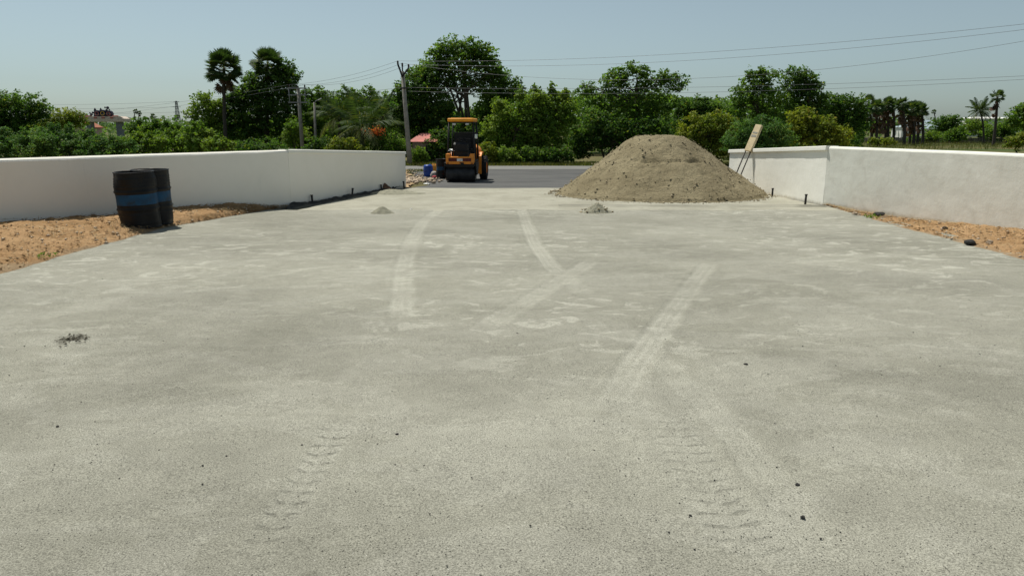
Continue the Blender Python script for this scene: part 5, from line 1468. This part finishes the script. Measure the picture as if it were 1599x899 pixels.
for i, (lobes, d, mt, lb) in enumerate((
        ([(1472, 193, 18, 12), (1488, 190, 14, 12), (1480, 205, 26, 12)], 120, "lf_dark", "dark round tree right of the grey roofed shed"),
        ([(1496, 208, 20, 10), (1485, 215, 22, 9)], 112, "lf_broad", "low green bush before the dark round tree at right"),
        ([(1520, 198, 22, 12), (1540, 205, 20, 13)], 116, "lf_bright", "light green bush below the coconut palm at right"),
        ([(1575, 200, 26, 16), (1550, 208, 20, 12)], 112, "lf_broad", "green bush behind the lone palmyra at right"),
        ([(1596, 178, 18, 18), (1585, 190, 20, 16), (1610, 175, 20, 25)], 100, "lf_broad", "tall leafy tree cut by the right picture edge"),
        ([(1590, 222, 24, 11), (1606, 214, 22, 14)], 62, "lf_yellow", "bright yellow bush over the wall at the right edge"),
        ([(1380, 222, 22, 7), (1365, 220, 12, 6)], 95, "lf_yellow", "low yellowish shrub at the palmyra cluster's foot"),
        ([(1455, 212, 18, 7), (1430, 216, 16, 6)], 116, "lf_bright", "low light shrub right of the palmyra cluster"))):
    plant("far_bush" if i != 4 else "far_tree", lb, "tree" if i in (0, 4) else "bush", d, lobes, MAT[mt], 400 + i, leaf=0.30 if d > 90 else 0.2, dens=4.5, clump=0.45, stems=2, trunk_r=0.1)
# undergrowth along the far road side
UG = [(618, 232, 18, 22, 48.5, "lf_broad", "green bush right behind the end of the left wing"), (655, 242, 16, 14, 47.6, "lf_bright", "light green bush at the forked pole's foot"),
      (690, 225, 22, 30, 49.5, "lf_dark", "dark bush behind the dark drum"), (760, 238, 16, 18, 47.6, "lf_yellow", "yellowish bush right of the roller's hood"),
      (790, 242, 24, 16, 48, "lf_bright", "light bush by the road right of the roller"), (835, 242, 26, 16, 48.2, "lf_broad", "green bush by the road left of the heap"),
      (875, 242, 22, 15, 47.8, "lf_dark", "dark low bush at the heap's left foot"), (722, 216, 34, 36, 51.5, "lf_dark", "dark bush hidden behind the roller cab"),
      (540, 228, 30, 14, 47.5, "lf_yellow", "dry yellowish undergrowth behind the left wing wall"), (500, 228, 26, 16, 48.5, "lf_dark", "dark undergrowth at the lamp pole's foot"),
      (400, 232, 50, 16, 50, "lf_dark", "dark undergrowth over the left wall's corner"), (1060, 235, 40, 26, 49, "lf_dark", "dark undergrowth hidden behind the heap's right slope")]
for i, (px, py, rx, ry, d, mt, lb) in enumerate(UG):
    plant("roadside_bush", lb, "bush", d, [(px, py, rx, ry), (px - rx * 0.5, py + ry * 0.3, rx * 0.6, ry * 0.6), (px + rx * 0.5, py + ry * 0.25, rx * 0.6, ry * 0.6)], MAT[mt], 420 + i, leaf=0.15, dens=4.6, stems=3, trunk_r=0.06, group="bushes along the far roadside")
# shaded thicket behind the roadside trees, one mass
rs = np.random.RandomState(66); n = 62000
pxs = 270 + 1080 * rs.rand(n); dd = 64 + 9 * rs.rand(n)
X = (pxs - 799.5) / FPX * dd * CP
ty = np.interp(pxs, [270, 340, 470, 520, 620, 690, 750, 800, 900, 1000, 1140, 1240, 1350], [205, 195, 178, 162, 160, 172, 172, 150, 152, 150, 158, 160, 182])
topz = (200 - ty) / ppm(1.0) * dd + EYE + 0.7 + 1.5 * fbm(X * 0.45, dd * 0.2, 98, 4) + 0.8 * fbm(X * 1.6, dd * 0.5, 99, 3)
Z = -0.65 + topz * rs.rand(n) ** 0.75
th = link("thicket", leaf_mesh("thicket", np.stack([X, dd, Z], -1), np.tile([0, -0.3, 0.7], (n, 1)), 0.20 + 0.2 * rs.rand(n), rs, 0.35, MAT["lf_broad"]), None)
tag(th, "dark thicket filling the gaps behind the roadside trees", "thicket", kind="stuff")
# distant woodland, one mass
rs = np.random.RandomState(77); n = 56000
ang = (rs.rand(n) * 3600 - 1000); dd = 150 + 170 * rs.rand(n)
X = (ang - 799.5) / FPX * dd * CP * 1.0; topz = 2.2 + 3.6 * (0.5 + fbm(X * 0.06, dd * 0.03, 88, 4)) 
Z = -0.7 + topz * rs.rand(n) ** 0.55
far = link("far_woodland", leaf_mesh("far_woodland", np.stack([X, dd, Z], -1), np.tile([0, -0.3, 0.7], (n, 1)), 0.5 + 0.5 * rs.rand(n), rs, 0.4, MAT["lf_dark"]), None)
tag(far, "distant belt of low woodland along the skyline", "woodland", kind="stuff")
# grass along the verge of the road
def grass(name, label, X, Y, h, seed, mat=MAT["grass"]):
    rs = np.random.RandomState(seed); n = len(X)
    a = rs.rand(n) * 6.283; w = 0.012 + 0.012 * rs.rand(n); hh_ = h * (0.4 + 0.8 * rs.rand(n)); le = 0.5 * hh_ * rs.randn(n)
    Z = zga(Y) - 0.05
    dx, dy = np.cos(a), np.sin(a)
    V = np.stack([np.stack([X - dx * w, Y - dy * w, Z], -1), np.stack([X + dx * w, Y + dy * w, Z], -1), np.stack([X - dy * le, Y + dx * le, Z + hh_], -1)], 1).reshape(-1, 3)
    F = np.arange(n * 3).reshape(n, 3)
    o = link(name, fast_mesh(name, V, F), mat); tag(o, label, "grass", kind="stuff"); return o
rs = np.random.RandomState(6)
n = 26000; grass("roadside_grass", "dry green grass along the far side of the road", -30 + 60 * rs.rand(n), 45.7 + 3.2 * rs.rand(n), 0.22, 7)
n = 5000; X = -9 + 6.2 * rs.rand(n); Y = 33.5 + 6.5 * rs.rand(n); kk = fbm(X * 0.6, Y * 0.6, 4) > 0.02
grass("roadside_grass", "thin grass patches on the earth left of the roller", X[kk], Y[kk], 0.14, 8)
n = 14000; X = 28 + 60 * rs.rand(n); Y = 80 + 38 * rs.rand(n)
grass("field_grass", "rough dry grass under the palmyra palms", X, Y, 0.5, 9)
rs = np.random.RandomState(16)
def sprigs(name, label, pts, seed):
    rs = np.random.RandomState(seed); X = []; Y = []; Z = []
    for p in pts:
        m_ = 30; X += list(p.x + 0.07 * rs.randn(m_)); Y += list(p.y + 0.07 * rs.randn(m_)); Z += [p.z] * m_
    n = len(X); C = np.stack([X, Y, np.array(Z) + 0.03 + 0.06 * rs.rand(n)], -1)
    o = link(name, leaf_mesh(name, C, rs.randn(n, 3) + np.array([0, 0, 0.8]), 0.03 + 0.03 * rs.rand(n), rs, 0.3, MAT["lf_bright"])); tag(o, label, "weeds", kind="stuff")
sprigs("verge_weeds", "small green weeds on the left earth verge", [G(15, 393), G(52, 386), G(72, 404), G(118, 371)], 3)
sprigs("verge_weeds", "small green weed on the narrow end of the right verge", [G(1358, 341), G(1361, 343)], 4)

# print("TRIS", sum(sum(len(p.vertices) - 2 for p in m.polygons) for m in bpy.data.meshes))
